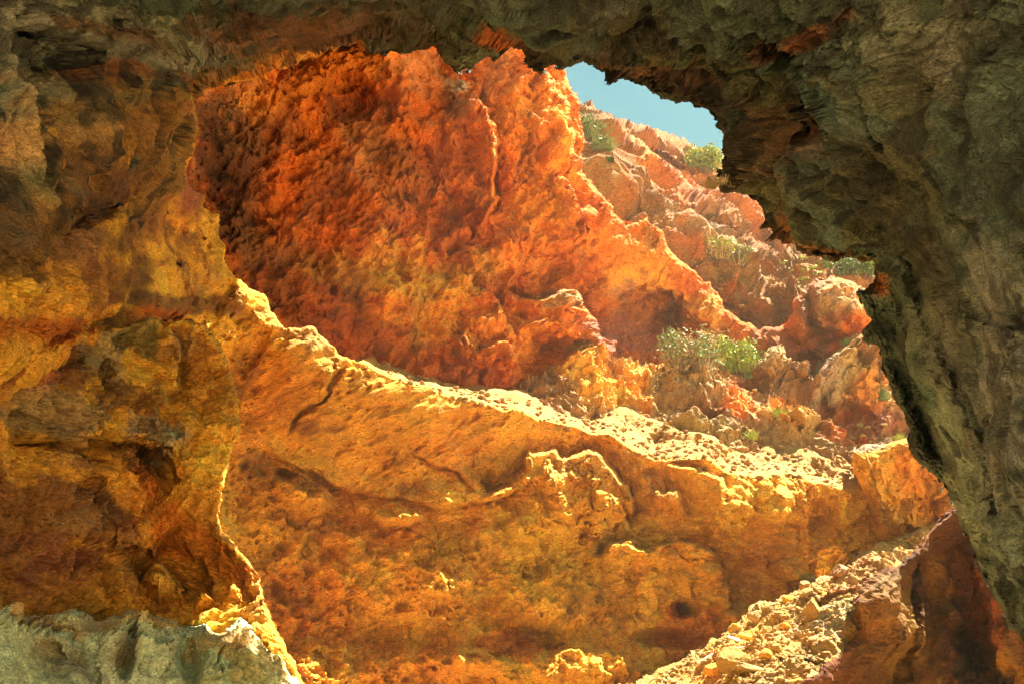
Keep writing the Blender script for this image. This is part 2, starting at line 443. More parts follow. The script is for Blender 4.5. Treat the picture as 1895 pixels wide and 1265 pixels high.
def relief_red(P, px, py):
    q = streaky(P, .95, 1.45)
    r = .36 * fbm(P, 2.6, 3, .5, 13.) + .17 * ridged(q, .95, 3, .55, 3.) + .06 * ridged(q, .26, 2, .55, 8.) + .025 * fbm(P, .11, 2, .6, 1.)
    r -= .14 * pits(P, .26, .75, 1.9, .12, 5.)
    r += .035 * ridged(q, .10, 2, .6, 18.) + facets(q, .60, .16, 12) + facets(q, .22, .11, 15) + facets(q, .10, .05, 16)
    soft = sm(1060, 1140, px) * sm(380, 470, py)
    return r * (1 - .45 * soft)

def relief_hill(P, px, py):
    r = .55 * fbm(P, 4., 3, .5, 9.) + .30 * ridged(streaky(P, -.5, 2.), 1.6, 4, .55, 3.) + .07 * fbm(P, .35, 3, .6, 1.)
    f2, _ = worley(P, .9, 11)
    r += .28 * ridged(streaky(P, -.5, 2.4), .8, 3, .55, 13.) + facets(streaky(P, -.5, 2.), 1.3, .45, 12) + facets(streaky(P, -.5, 1.6), .5, .22, 15)
    return r + .14 * np.sqrt(np.clip(1 - (f2 / .8) ** 2, 0, 1))

def relief_slope(P, px, py):
    wq = P + .3 * np.stack([N(P, .9, 1.), N(P, .9, 2.), N(P, .9, 3.)], -1)
    f1, _ = worley(wq, 1.25, 5); f2, _ = worley(wq, .42, 23)
    r = .45 * fbm(P, 2.2, 3, .5, 21.) + .20 * np.sqrt(np.clip(1 - (f1 / .8) ** 2, 0, 1)) + .13 * np.sqrt(np.clip(1 - (f2 / .8) ** 2, 0, 1))
    r += facets(P, .6, .22, 12) + facets(P, .24, .12, 15) + facets(P, .11, .05, 16)
    return r + .16 * ridged(P, .6, 3, .55, 2.) + .03 * fbm(P, .12, 2, .6, 3.) - .16 * pits(P, .45, .3, 1.4, .35, 8.)

def relief_scree(P, px, py):
    f1, id1 = worley(P, .55, 3); f2, id2 = worley(P, .24, 17)
    r = .25 * fbm(P, 1.8, 3, .5, 2.)
    r += .10 * np.sqrt(np.clip(1 - (f1 / .6) ** 2, 0, 1)) * (id1 > .62) + .06 * np.sqrt(np.clip(1 - (f2 / .7) ** 2, 0, 1)) * id2
    return r + .04 * fbm(P, .12, 3, .6, 3.) + .07 * ridged(streaky(P, .45, 3.), .35, 2, .5, 6.)

def relief_spur(P, px, py):
    q = streaky(P, 1.2, 1.9)
    r = .30 * fbm(P, 1.5, 4, .55, 6.) + .09 * ridged(q, .55, 3, .5, 2.) + .03 * fbm(P, .14, 3, .6, 4.)
    r += facets(q, .35, .06, 3) + facets(q, .12, .03, 6)
    return r - .05 * pits(P, .2, 1.2, 2., .35, 1.)

def relief_mass(P, px, py):
    right = sm(200, 330, px)
    q = streaky(P, .6, 2.0)
    f1, _ = worley(P + .2 * np.stack([N(P, .5, 1.), N(P, .5, 2.), N(P, .5, 3.)], -1), .62, 9)
    r = .26 * fbm(P, 1.6, 3, .5, 26.) + .10 * ridged(q, .5, 3, .55, 4.) + .03 * fbm(P, .12, 3, .6, 2.)
    r += .06 * np.sqrt(np.clip(1 - (f1 / .8) ** 2, 0, 1)) * (1 - .4 * right)
    r += facets(q, .40, .12, 12) + facets(q, .15, .06, 15) + facets(q, .07, .025, 18)
    return r - .09 * pits(P, .16, .6, 1.8, .2, 3.) + .02 * fbm(P, .06, 2, .6, 7.)

def relief_ledge(P, px, py):
    top = np.maximum(sm(70, 0, py - 1150), sm(360, 440, px))
    r = .012 * fbm(P, .05, 2, .6, 6.) + .16 * fbm(P, 1.1, 3, .5, 8.) + .025 * fbm(P, .16, 3, .55, 2.)
    f1, _ = worley(P, .40, 6)
    r += (.3 + .9 * top) * (facets(P, .30, .09, 2) + facets(P, .12, .05, 5))
    return r + (.04 + .10 * top) * np.sqrt(np.clip(1 - (f1 / .8) ** 2, 0, 1)) + .05 * top * ridged(P, .3, 3, .55, 4.) - (.04 + .06 * top) * pits(P, .2, 0., 1.3, .3, 3.)

def vary(col, P, s=1.0, dark=None, da=0.):
    """natural mottling of the rock: iron-rich and bleached patches"""
    a = fbm(P, 1.3 * s, 4, .6, 33.); b = fbm(P, .33 * s, 3, .6, 55.)
    col = col * (1 + .22 * a + .16 * b)[:, None]
    col[:, 1] *= 1 + .18 * fbm(P, 2.1 * s, 3, .5, 71.)
    if dark is not None:
        w = da * sm(.10, .55, fbm(P, .85 * s, 5, .65, 91.))
        col = col + (np.array(PAL[dark]) - col) * w[:, None]
    return col

# ------------------------------------------------------------------ build the rocks
M_cave = rock_material('cave_rock', 2.6, .8, .5, .3)
M_face = rock_material('cliff_rock', 1.2, .8, .35, .2)
M_far = rock_material('hill_rock', .7, .8, .35, .25)

# -- cave roof and the thick right-hand pillar of the arch
def col_cave(P, px, py, rel):
    pts = [(100, 80, 330, 110, 0, 'grey', .9), (60, 30, 160, 60, 0, 'greygreen', .6), (340, 50, 110, 60, 20, 'greygreen', .8), (560, 40, 230, 70, 0, 'umber', .9),
           (120, 125, 120, 40, 10, 'blackish', .7), (60, 65, 90, 26, 0, 'blackish', .7), (200, 50, 120, 22, 8, 'umber', .7),
           (300, 165, 400, 60, -8, 'bronze', .85), (180, 240, 260, 70, -20, 'bronze', .85), (30, 260, 140, 110, 0, 'tan', .55), (560, 108, 150, 26, -16, 'ochre_dk', 1.),
           (200, 130, 90, 30, -15, 'brown', .8), (250, 215, 110, 22, -35, 'brown', .85), (130, 330, 130, 24, -38, 'umber', .9), (400, 92, 60, 18, 10, 'green', .8),
           (760, 50, 190, 60, 0, 'blackish', .6), (900, 60, 90, 60, 0, 'green', .9), (860, 100, 40, 40, 0, 'teal', .7), (1000, 45, 120, 40, 0, 'olive', .8),
           (950, 60, 70, 30, 20, 'rust', .75), (1020, 95, 80, 30, 10, 'blackish', .8), (1190, 120, 160, 26, 20, 'brown', .55),
           (1200, 40, 130, 60, 30, 'olive', .9), (1300, 150, 120, 40, 25, 'umber', .7), (1420, 140, 160, 90, 50, 'olive', .9), (1420, 300, 90, 130, 20, 'umber', .75),
           (1480, 380, 90, 60, 40, 'olive', .8), (1530, 440, 90, 34, 25, 'rust', .5), (1490, 50, 60, 30, -20, 'brown', .8), (1530, 235, 26, 46, 15, 'rust', .5), (1560, 240, 36, 22, -10, 'brown', .8),
           (1590, 130, 90, 110, 30, 'teal', .9), (1560, 280, 50, 80, 0, 'teal', .7), (1740, 90, 150, 110, 30, 'grey', .55), (1700, 180, 120, 60, 40, 'olive', .7), (1850, 300, 120, 130, 40, 'blackish', .5),
           (1650, 360, 100, 130, 30, 'olive', .95), (1740, 500, 60, 150, -10, 'olive', .6), (1860, 560, 70, 160, -15, 'greygreen', .75), (1760, 640, 45, 140, -12, 'grey', .4), (1700, 800, 60, 200, -25, 'green', .7),
           (1850, 900, 90, 210, -20, 'greygreen', .8), (1870, 760, 60, 160, -10, 'greygreen', .8), (1750, 660, 50, 160, -14, 'grey', .5), (1630, 520, 30, 30, 0, 'rust', .6), (1550, 30, 60, 24, -25, 'rust', .5)]
    pts += [(1130, 122, 120, 30, 18, 'blackish', .85), (1290, 170, 90, 34, 20, 'blackish', .85), (1350, 280, 30, 70, 0, 'blackish', .85), (1400, 370, 60, 26, 50, 'blackish', .7), (1480, 440, 90, 24, 26, 'blackish', .7), (990, 112, 60, 22, 5, 'blackish', .8), (800, 75, 80, 22, 5, 'blackish', .6), (1720, 460, 40, 120, -15, 'blackish', .35), (1800, 740, 26, 140, -18, 'blackish', .3)]  # underside shade painted into the colour as near-black patches along the inner rim
    pts += [(40, 430, 200, 110, 0, 'bronze', .9), (300, 300, 160, 120, 0, 'bronze', .9), (100, 165, 90, 30, 10, 'grey', .6), (260, 125, 80, 26, -10, 'umber', .6), (20, 200, 80, 40, 0, 'grey', .5), (60, 380, 120, 30, -35, 'umber', .6), (40, 260, 130, 50, -10, 'tan', .7), (60, 310, 90, 30, -30, 'olive', .8), (130, 280, 90, 24, -30, 'umber', .7), (200, 190, 120, 22, -20, 'olive', .6), (330, 130, 90, 18, -15, 'umber', .5)]
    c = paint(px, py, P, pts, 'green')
    c = vary(c, P, .8, 'blackish', .6)
    w = .7 * sm(.15, .5, fbm(P, .28, 4, .65, 63.))
    return c + (np.array(PAL['blackish']) - c) * w[:, None]
roof = rock('cave_roof',
    [(-1800, 300, 3.0), (-1800, -400, 2.6), (-900, 0, 3.6), (-900, 500, 4.2), (-300, -300, 3.6), (0, 0, 5.4), (0, 200, 5.5), (0, 420, 6.0), (76, 374, 6.8), (222, 263, 8.2), (355, 160, 12.4), (200, 420, 10.6), (0, 520, 8.6), (330, 290, 13.), (420, 240, 14.), (100, 480, 10.), (300, 60, 8.4), (480, 136, 13.8), (560, 105, 14.6), (650, 83, 14.8),
     (520, 0, 7.8), (740, 90, 13.0), (800, 88, 12.4), (850, 128, 12.0), (890, 110, 11.3), (926, 92, 9.6), (947, 0, 6.4), (947, -300, 4.2), (1000, 125, 8.2), (1080, 108, 7.8), (1210, 160, 7.4), (1318, 197, 6.9),
     (1345, 255, 6.8), (1340, 330, 6.9), (1400, 0, 4.8), (1440, 427, 6.7), (1450, 220, 5.9), (1545, 475, 6.6), (1620, 500, 6.7), (1600, 620, 6.9),
     (1550, 250, 5.2), (1600, 380, 5.5), (1640, 700, 6.8), (1690, 840, 6.9), (1760, 920, 6.7), (1822, 1070, 6.4), (1895, 1181, 6.1), (1750, 300, 4.3), (1760, 600, 5.4),
     (1895, 0, 3.4), (1895, 400, 3.6), (1895, 800, 4.4), (1895, 1000, 5.1), (2200, 600, 2.9), (2300, 1300, 4.0), (2200, -300, 2.4), (1400, -300, 3.2), (2800, 600, 2.8), (2800, -300, 2.3), (2800, 1500, 3.8), (4200, 600, 3.2), (4200, -400, 2.6), (4200, 1800, 4.2), (6500, 600, 3.8), (6500, 2500, 5.), (6500, -400, 3.), (2600, 2600, 6.0), (4500, 4000, 7.)],
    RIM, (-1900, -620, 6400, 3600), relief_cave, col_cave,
    feats=[edge([(1380, 20), (1450, 45), (1515, 72), (1560, 50), (1620, 20)], 0, .3, 6, 40, 60),
           edge([(1510, 70), (1535, 110), (1570, 150), (1590, 210), (1585, 250), (1545, 268)][::-1], .6, .2, 26, 60, 70, 4),
           crack([(1440, 55), (1480, 68), (1515, 78)], .35, 12), lump(1500, 80, 26, 16, -.5, 20), lump(1505, 172, 26, 30, -.6, 20), lump(1520, 238, 22, 26, -.5), lump(1470, 200, 60, 24, .3, 10),
           edge([(1600, 190), (1650, 240), (1700, 300), (1750, 340), (1790, 420), (1810, 500), (1815, 600), (1840, 700), (1870, 780), (1890, 870), (1920, 960)][::-1], .9, .1, 46, 110, 80, 5),
           edge([(1640, 480), (1690, 540), (1720, 610), (1735, 680), (1790, 740), (1830, 830), (1850, 950), (1890, 1050), (1950, 1120)][::-1], .75, .1, 46, 90, 80, 5),
           edge([(1610, 520), (1650, 560), (1670, 640), (1720, 720), (1760, 800), (1790, 880), (1840, 980), (1880, 1080)][::-1], .45, .05, 40, 70, 60, 5),
           crack([(1680, 400), (1735, 560), (1790, 700), (1840, 860), (1900, 1010)], .34, 26, 5), crack([(1630, 540), (1680, 690), (1745, 850), (1840, 1080)], .24, 20, 5), crack([(1795, 360), (1812, 560), (1850, 720), (1890, 820)], .34, 24, 5), lump(1860, 700, 60, 160, -.0), lump(1770, 620, 34, 120, .18, -12), lump(1850, 930, 46, 150, .2, -20), lump(1690, 800, 34, 130, .15, -22),
           crack([(1640, 640), (1690, 740), (1740, 820)], .15, 10), lump(1860, 620, 40, 50, .25), lump(1850, 590, 60, 14, -.25, 20),
           edge([(640, 20), (700, 60), (760, 70), (830, 60)], 0, .35, 6, 50), lump(880, 70, 60, 60, .45, 20), lump(1000, 105, 60, 26, -.6, 10), lump(760, 50, 60, 40, -.4), lump(940, 60, 50, 30, -.3),
           lump(1230, 60, 80, 40, .4, 30), lump(1300, 130, 40, 30, -.3), lump(1380, 160, 40, 40, .35), lump(1370, 300, 30, 40, -.35), lump(1430, 300, 40, 50, .3), lump(1410, 380, 40, 40, .3), lump(1560, 455, 60, 16, -.4, 20),
           edge([(420, 80), (380, 70), (330, 62), (250, 55), (180, 40)], .0, .4, 6, 60, 70, 10), crack([(10, 60), (60, 66), (100, 76), (150, 90), (155, 110)], .4, 10, 8),
           lump(130, 105, 34, 24, -.5, 20), lump(60, 130, 50, 20, -.4, 10), lump(70, 40, 60, 40, .4, 20), lump(360, 60, 46, 36, .35, 30), crack([(60, 380), (130, 325), (222, 268), (300, 208)], .3, 12, 8)],
    jag=7., rim=26, rim_r=.45, curl=2.2, margin=34, mat=M_cave)
tag(roof, 'dark grey-green cave roof and pillar framing the view', kind='structure')

# -- left cave wall running on into the ochre lower cliff with its sunlit shelf
LIP = [(560, 560), (640, 650), (690, 684), (736, 701), (762, 713), (802, 718), (838, 734), (909, 752), (959, 762), (995, 777), (1055, 787), (1086, 802), (1136, 810), (1172, 832),
       (1200, 848), (1250, 853), (1306, 850), (1331, 868), (1366, 881), (1420, 878), (1462, 882), (1508, 896), (1569, 905), (1640, 900), (1900, 930)]
def ramp_wall(px, py):
    P2 = np.stack([px, py, np.zeros_like(px)], -1)
    x = px + 4 * fbm(P2, 50., 1, .5, 2.); y = py + 7 * fbm(P2, 46., 2, .45, 8.)
    d, s, _, _, _ = seg_near(x, y, LIP, False)
    sd = d * s
    k = np.interp(px, [660, 740, 900, 1000, 1130, 1250, 1330, 1450, 1550, 1700], [.20, .14, .115, .10, .058, .044, .052, .062, .055, .05])
    r = np.clip(sd, 0, None)
    terr = .25 * np.sin(r / 11. + 4 * fbm(P2, 120., 2, .5, 6.)) * sm(2, 14, r)
    return np.where((sd > 0) & (px > 600), np.clip(k * r + terr * np.interp(px, [700, 1000, 1200], [.1, .5, 1]), 0, 7), 0)
def col_wall(P, px, py, rel):
    pts = [(900, 1060, 560, 200, 4, 'gold', .6), (700, 1040, 260, 90, 4, 'gold', .5), (220, 320, 330, 170, -30, 'bronze', .8), (60, 250, 110, 50, -20, 'olive', .5), (120, 210, 110, 40, -15, 'tan', .5), (60, 470, 120, 30, -20, 'umber', .5), (210, 440, 80, 26, -35, 'umber', .6), (320, 390, 60, 24, -40, 'brown', .5), (380, 520, 50, 24, -30, 'tan', .4), (250, 500, 60, 20, -20, 'dark', .4), (80, 430, 120, 90, 0, 'tan', .5), (180, 350, 180, 36, -38, 'umber', .9), (300, 420, 120, 34, -35, 'brown', .6), (120, 400, 110, 20, -35, 'dark', .6), (60, 530, 90, 30, -20, 'gold', .35),
           (190, 520, 90, 50, 0, 'brown', .7), (140, 560, 60, 40, 20, 'gold', .5), (40, 600, 120, 26, 0, 'rust', .8), (300, 560, 140, 22, 5, 'umber', .85), (250, 585, 100, 24, 5, 'rust', .7), (262, 255, 26, 40, 30, 'brown', .85), (330, 300, 22, 60, 0, 'tan', .4),
           (30, 400, 60, 70, 0, 'tan', .8), (345, 350, 20, 50, 10, 'mauve', .6), (325, 490, 14, 10, 0, 'umber', .9), (420, 560, 50, 22, -30, 'brown', .7), (455, 690, 40, 70, 20, 'umber', .75), (470, 620, 30, 60, 20, 'ochre_dk', .5),
           (700, 790, 270, 120, 14, 'slab', 1.), (620, 860, 90, 30, 10, 'gold', .4), (780, 890, 120, 24, 10, 'gold', .5), (575, 790, 30, 14, 0, 'brown', .7), (560, 620, 80, 30, 30, 'tan', .5),
           (600, 950, 160, 46, 6, 'ochre_dk', .6), (640, 985, 190, 26, 4, 'brown', .2), (560, 900, 60, 26, 10, 'umber', .3), (760, 905, 40, 12, 0, 'brown', .4), (720, 955, 40, 30, 0, 'gold', .5),
           (780, 990, 120, 26, -10, 'rust', .35), (560, 1100, 90, 160, 0, 'orange', .3), (520, 1180, 60, 100, 0, 'rust', .3), (700, 1150, 140, 60, 0, 'gold', .5), (900, 1180, 220, 60, 0, 'gold', .6), (850, 1070, 260, 60, 0, 'gold', .5), (950, 1200, 60, 24, 10, 'rust', .6),
           (1150, 870, 140, 40, 15, 'tan', .35), (1100, 1080, 180, 70, 0, 'gold', .5), (1250, 1110, 60, 120, 10, 'gold', .6), (1270, 1180, 70, 50, 0, 'orange', .9), (1250, 1130, 24, 18, 0, 'rust', .8), (1450, 960, 160, 80, 10, 'gold', .3),
           (1480, 1010, 120, 50, -10, 'rust', .25), (1380, 1020, 60, 60, 0, 'brown', .2), (1440, 1050, 40, 30, 0, 'gold', .6), (1340, 900, 90, 30, 0, 'ochre', .8), (480, 930, 60, 60, 30, 'brown', .45), (470, 860, 30, 26, 0, 'umber', .6)]
    c = paint(px, py, P, pts, 'ochre')
    d, s, _, _, _ = seg_near(px, py, LIP, False)
    tread = sm(-4, 10, d * s) * sm(660, 720, px)
    c = c + (np.array((.45, .255, .080)) - c) * (tread * .85)[:, None]
    low = sm(860, 940, py)
    c = vary(c, P, 1., 'brown', .12)
    w = .55 * sm(.05, .5, fbm(streaky(P, .55, 2.), .45, 5, .65, 77.)) * sm(460, 330, px) * sm(640, 560, py)
    c = c + (np.array(PAL['umber']) - c) * w[:, None]
    return c
wall = rock('cave_wall',
    [(-1800, 400, 2.6), (-1800, 1600, 3.2), (-900, 300, 3.4), (-900, 1000, 4.2), (-300, 300, 4.4), (0, 250, 5.6), (0, 420, 6.0), (76, 374, 6.8), (222, 263, 8.2), (355, 165, 12.4), (200, 0, 10.6), (0, 100, 7.5), (0, 600, 6.3), (0, 900, 10.), (0, 1200, 11.), (200, 800, 11.6), (-300, 900, 8.5), (200, 480, 8.6), (300, 420, 12.2), (365, 300, 13.0), (415, 486, 14.0), (300, 600, 12.4), (480, 560, 14.5),
     (440, 700, 14.6), (440, 1000, 14.6), (560, 640, 14.5), (700, 690, 14.8), (900, 750, 15.25), (1000, 777, 15.45), (1130, 807, 15.7), (1250, 853, 16.0), (1330, 870, 16.3), (1450, 880, 16.9), (1569, 903, 17.3), (1750, 920, 18.0),
     (640, 860, 15.3), (640, 910, 15.5), (850, 860, 15.6), (620, 1000, 15.4), (600, 1250, 15.3), (900, 1000, 16.0), (900, 1250, 16.0), (1000, 900, 16.1), (1250, 1000, 16.7), (1250, 1220, 16.8), (1412, 1126, 17.4), (1612, 1020, 18.1), (1500, 980, 17.5), (1800, 1100, 18.7), (600, 1700, 14.9), (1200, 1700, 16.5)],
    WALL, (-1900, -80, 2100, 1800), relief_wall, col_wall,
    feats=[edge([(977, 863), (954, 888), (924, 913), (883, 923), (843, 928), (802, 933), (701, 913), (650, 902), (582, 873), (521, 848), (480, 810)], .42, .0, 12, 60, 60, 7),
           crack([(640, 672), (627, 691), (607, 731), (561, 767), (546, 787), (540, 810)], .2, 5, 6), crack([(747, 830), (782, 853), (843, 875), (858, 898), (881, 913)], .16, 5, 6),
           edge([(881, 920), (930, 895), (965, 860), (977, 830), (1020, 826), (1040, 842), (1086, 831), (1111, 842), (1131, 868), (1151, 893), (1164, 918), (1165, 960)], .75, .12, 7, 40, 60, 5, .06),
           edge([(1100, 905), (1126, 911), (1146, 939), (1151, 975)], .4, .2, 6, 26, 40, 5), edge([(1180, 870), (1199, 880), (1215, 880), (1222, 905)], .35, .2, 6, 26, 40, 4),
           edge([(1195, 905), (1230, 903), (1250, 903), (1255, 950)], .5, .2, 6, 30, 40, 5), edge([(1225, 860), (1300, 870), (1325, 880), (1320, 925)], .4, .2, 6, 26, 40, 5),
           edge([(1550, 870), (1590, 905), (1560, 935), (1550, 950)], -.2, -.1, 6, 30),
           edge([(1105, 1040), (1130, 1010), (1156, 999), (1187, 1018), (1207, 1012), (1250, 999), (1275, 1006), (1296, 1014), (1311, 1045), (1331, 1095), (1325, 1140)], .9, .45, 9, 60, 70, 9, .06),
           lump(1250, 1130, 20, 20, -.7), lump(1268, 1128, 16, 18, -.4), lump(1220, 1190, 60, 22, -.8, 0), lump(980, 1190, 60, 26, -.7, 10), lump(985, 1060, 30, 24, -.3), lump(1160, 1070, 14, 20, -.4), lump(1440, 1055, 36, 26, .35, 30), lump(1450, 1070, 18, 18, .3), lump(1500, 960, 30, 60, -.35, 20),
           edge([(1410, 860), (1430, 920), (1420, 990)], .25, .1, 10, 60), lump(1420, 920, 60, 50, .45), lump(1340, 930, 40, 60, .35), lump(1040, 930, 110, 90, .5, 20), lump(960, 980, 40, 30, .35), lump(1110, 990, 30, 26, .35),
           lump(730, 960, 50, 30, .5), lump(560, 930, 60, 40, .5), lump(640, 980, 130, 24, -.25, 4), lump(520, 890, 30, 16, -.5, 20), lump(830, 1080, 90, 60, .45), lump(1010, 1110, 120, 70, .5), lump(700, 1100, 120, 80, .3), lump(600, 1250, 150, 60, .6), lump(1040, 1240, 150, 50, .6), lump(860, 1230, 80, 30, .5), lump(760, 1180, 90, 40, -.4),
           edge([(500, 905), (540, 890), (600, 905)], .0, .3, 6, 30), edge([(460, 690), (490, 660), (510, 610)], .2, 0, 8, 40), lump(322, 491, 9, 7, -.3), lump(372, 445, 6, 5, -.2), lump(250, 255, 20, 34, -.25, 30),
           crack([(385, 600), (400, 560), (430, 520)], .2, 10, 6), crack([(0, 615), (60, 618), (150, 596), (230, 585), (350, 578)], .55, 12, 7), lump(90, 540, 80, 34, .35, 10), lump(40, 410, 50, 46, .45), crack([(80, 450), (110, 420), (180, 380), (280, 300), (330, 230)], .35, 9, 8)],
    ramp=ramp_wall, jag=5., rim=7, rim_r=.08, curl=1.4, margin=26, mat=M_face)
tag(wall, 'ochre pitted cave wall running into the lower cliff below the sunlit shelf', kind='structure')

# -- big red cliff behind the shelf, with its hollow and knob on the right
def col_red(P, px, py, rel):
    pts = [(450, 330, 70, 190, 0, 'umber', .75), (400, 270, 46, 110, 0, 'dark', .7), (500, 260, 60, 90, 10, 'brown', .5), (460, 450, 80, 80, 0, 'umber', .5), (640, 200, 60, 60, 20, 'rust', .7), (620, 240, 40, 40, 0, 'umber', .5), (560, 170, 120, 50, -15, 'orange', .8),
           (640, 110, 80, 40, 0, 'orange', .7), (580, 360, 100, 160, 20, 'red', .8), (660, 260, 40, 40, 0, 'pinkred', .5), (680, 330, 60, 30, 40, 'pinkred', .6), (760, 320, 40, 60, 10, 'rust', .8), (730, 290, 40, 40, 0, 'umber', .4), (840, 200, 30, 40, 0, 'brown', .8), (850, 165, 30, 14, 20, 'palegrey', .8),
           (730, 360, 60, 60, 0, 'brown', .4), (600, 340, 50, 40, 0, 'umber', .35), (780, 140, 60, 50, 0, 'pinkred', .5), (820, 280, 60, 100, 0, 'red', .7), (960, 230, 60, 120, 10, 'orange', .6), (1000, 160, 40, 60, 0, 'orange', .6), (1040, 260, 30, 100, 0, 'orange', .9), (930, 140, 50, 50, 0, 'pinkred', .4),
           (980, 420, 90, 90, 0, 'orange', .8), (900, 460, 60, 60, 0, 'orange', .6), (850, 420, 60, 60, 0, 'rust', .6), (680, 480, 90, 60, 0, 'mauve', .35), (560, 520, 110, 90, 30, 'brown', .6), (700, 500, 120, 60, 0, 'ochre', .75), (800, 560, 130, 90, 10, 'ochre', .7), (640, 590, 70, 50, 30, 'rust', .6),
           (700, 640, 60, 40, 20, 'umber', .3), (900, 620, 110, 70, 10, 'orange', .8), (1000, 640, 90, 70, 0, 'orange', .9), (1000, 660, 30, 40, 0, 'rust', .6), (1040, 480, 60, 60, 0, 'red', .4), (1150, 470, 90, 80, 30, 'orange', .5), (1190, 440, 40, 26, 20, 'brown', .6), (1180, 560, 100, 80, 30, 'ochre_dk', .5), (1130, 620, 80, 50, 0, 'mauve', .9), (1190, 590, 90, 60, 20, 'mauve', .7),
           (1210, 620, 60, 40, 0, 'mauve', .9), (1240, 570, 24, 40, 0, 'umber', .7), (1300, 570, 60, 50, 30, 'ochre_dk', .8), (1330, 640, 70, 40, 0, 'rust', .5), (1420, 630, 50, 40, 0, 'umber', .6), (1490, 680, 70, 60, 0, 'mauve', .8), (1530, 580, 70, 50, 0, 'brown', .9), (1530, 540, 80, 34, 10, 'tan', .8), (1500, 560, 20, 50, 0, 'umber', .5),
           (1600, 560, 60, 50, 0, 'tan', .5), (1035, 560, 40, 16, 10, 'tan', .8)]
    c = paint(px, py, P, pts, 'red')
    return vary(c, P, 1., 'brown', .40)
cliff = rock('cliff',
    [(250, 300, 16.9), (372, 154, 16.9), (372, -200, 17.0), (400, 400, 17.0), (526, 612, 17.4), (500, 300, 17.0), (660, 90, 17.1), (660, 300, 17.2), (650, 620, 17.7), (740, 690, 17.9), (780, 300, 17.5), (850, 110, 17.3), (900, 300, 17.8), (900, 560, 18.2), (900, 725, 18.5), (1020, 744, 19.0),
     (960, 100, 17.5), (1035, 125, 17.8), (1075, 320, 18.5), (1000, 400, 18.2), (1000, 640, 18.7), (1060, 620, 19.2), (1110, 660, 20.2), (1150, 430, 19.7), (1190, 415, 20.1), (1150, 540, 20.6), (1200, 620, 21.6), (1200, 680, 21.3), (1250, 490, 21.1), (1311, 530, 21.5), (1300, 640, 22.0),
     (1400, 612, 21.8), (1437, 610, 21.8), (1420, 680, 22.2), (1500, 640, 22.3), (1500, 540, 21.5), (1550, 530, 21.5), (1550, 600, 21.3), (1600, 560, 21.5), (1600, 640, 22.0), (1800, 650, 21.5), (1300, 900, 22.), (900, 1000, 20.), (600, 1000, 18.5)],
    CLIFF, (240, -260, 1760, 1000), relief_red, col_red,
    feats=[edge([(815, 160), (835, 145), (860, 155), (885, 165), (880, 195), (900, 212), (905, 245), (912, 280), (912, 310), (905, 345), (915, 375), (910, 400), (890, 420)], .9, .5, 7, 45, 60, 7, .05),
           edge([(972, 91), (975, 125), (1000, 140), (1015, 170), (1040, 195), (1045, 250), (1048, 300)], .35, .3, 7, 40, 50, 6, .05),
           edge([(1015, 335), (1040, 345), (1055, 370), (1062, 400), (1075, 390), (1095, 405)], .5, .35, 6, 40, 50, 6, .06),
           edge([(855, 510), (860, 540), (885, 555), (905, 570), (915, 600), (930, 620), (930, 660)], .5, .4, 7, 40, 50, 8, .06),
           edge([(920, 552), (945, 566), (975, 568), (1000, 562), (1020, 547), (1045, 547), (1060, 575), (1074, 598), (1076, 635)], 1.0, .55, 8, 50, 60, 6, .05),
           edge([(930, 595), (960, 607), (1000, 600)], .3, .2, 6, 26), edge([(845, 250), (850, 280), (840, 300)], .3, .2, 6, 30), edge([(735, 295), (760, 305), (765, 325), (790, 335)], .4, .25, 7, 30, 40, 6),
           edge([(800, 455), (825, 445), (850, 415), (860, 440), (855, 460)], .35, .2, 6, 30, 40, 6), edge([(820, 650), (850, 630), (870, 660), (920, 640), (940, 665), (935, 690)], .5, .3, 8, 36, 40, 8),
           lump(930, 240, 70, 130, .7, 0), lump(1010, 250, 40, 110, .5), lump(780, 330, 40, 60, -.6, 10), lump(640, 200, 60, 50, -.6), lump(680, 400, 80, 70, .4), lump(420, 300, 50, 140, -.5), lump(560, 200, 60, 60, .35), lump(850, 230, 40, 70, .5), lump(760, 200, 40, 60, .3, 20),
           lump(990, 660, 50, 60, -.9, 20), lump(1020, 600, 60, 46, .6), lump(960, 640, 40, 50, .4), lump(880, 640, 60, 50, .4), lump(720, 560, 80, 60, .35), lump(560, 540, 60, 50, .4, 30),
           lump(1248, 572, 12, 36, -.4, 15), lump(1205, 605, 105, 78, -1.0, 20), lump(1300, 590, 40, 60, .4, 30), lump(1180, 440, 36, 24, -.3), lump(1130, 520, 40, 80, .3, 20),
           lump(1500, 580, 14, 40, -.25, -10), lump(1540, 560, 50, 46, .6), lump(1480, 600, 30, 40, .4), lump(1590, 585, 30, 30, .5), lump(1500, 680, 50, 40, -.6), lump(1435, 650, 20, 30, .3), edge([(1340, 400), (1330, 420)], .1, .1)],
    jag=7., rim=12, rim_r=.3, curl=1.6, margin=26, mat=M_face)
tag(cliff, 'tall rust-red cliff behind the sunlit shelf', kind='structure')

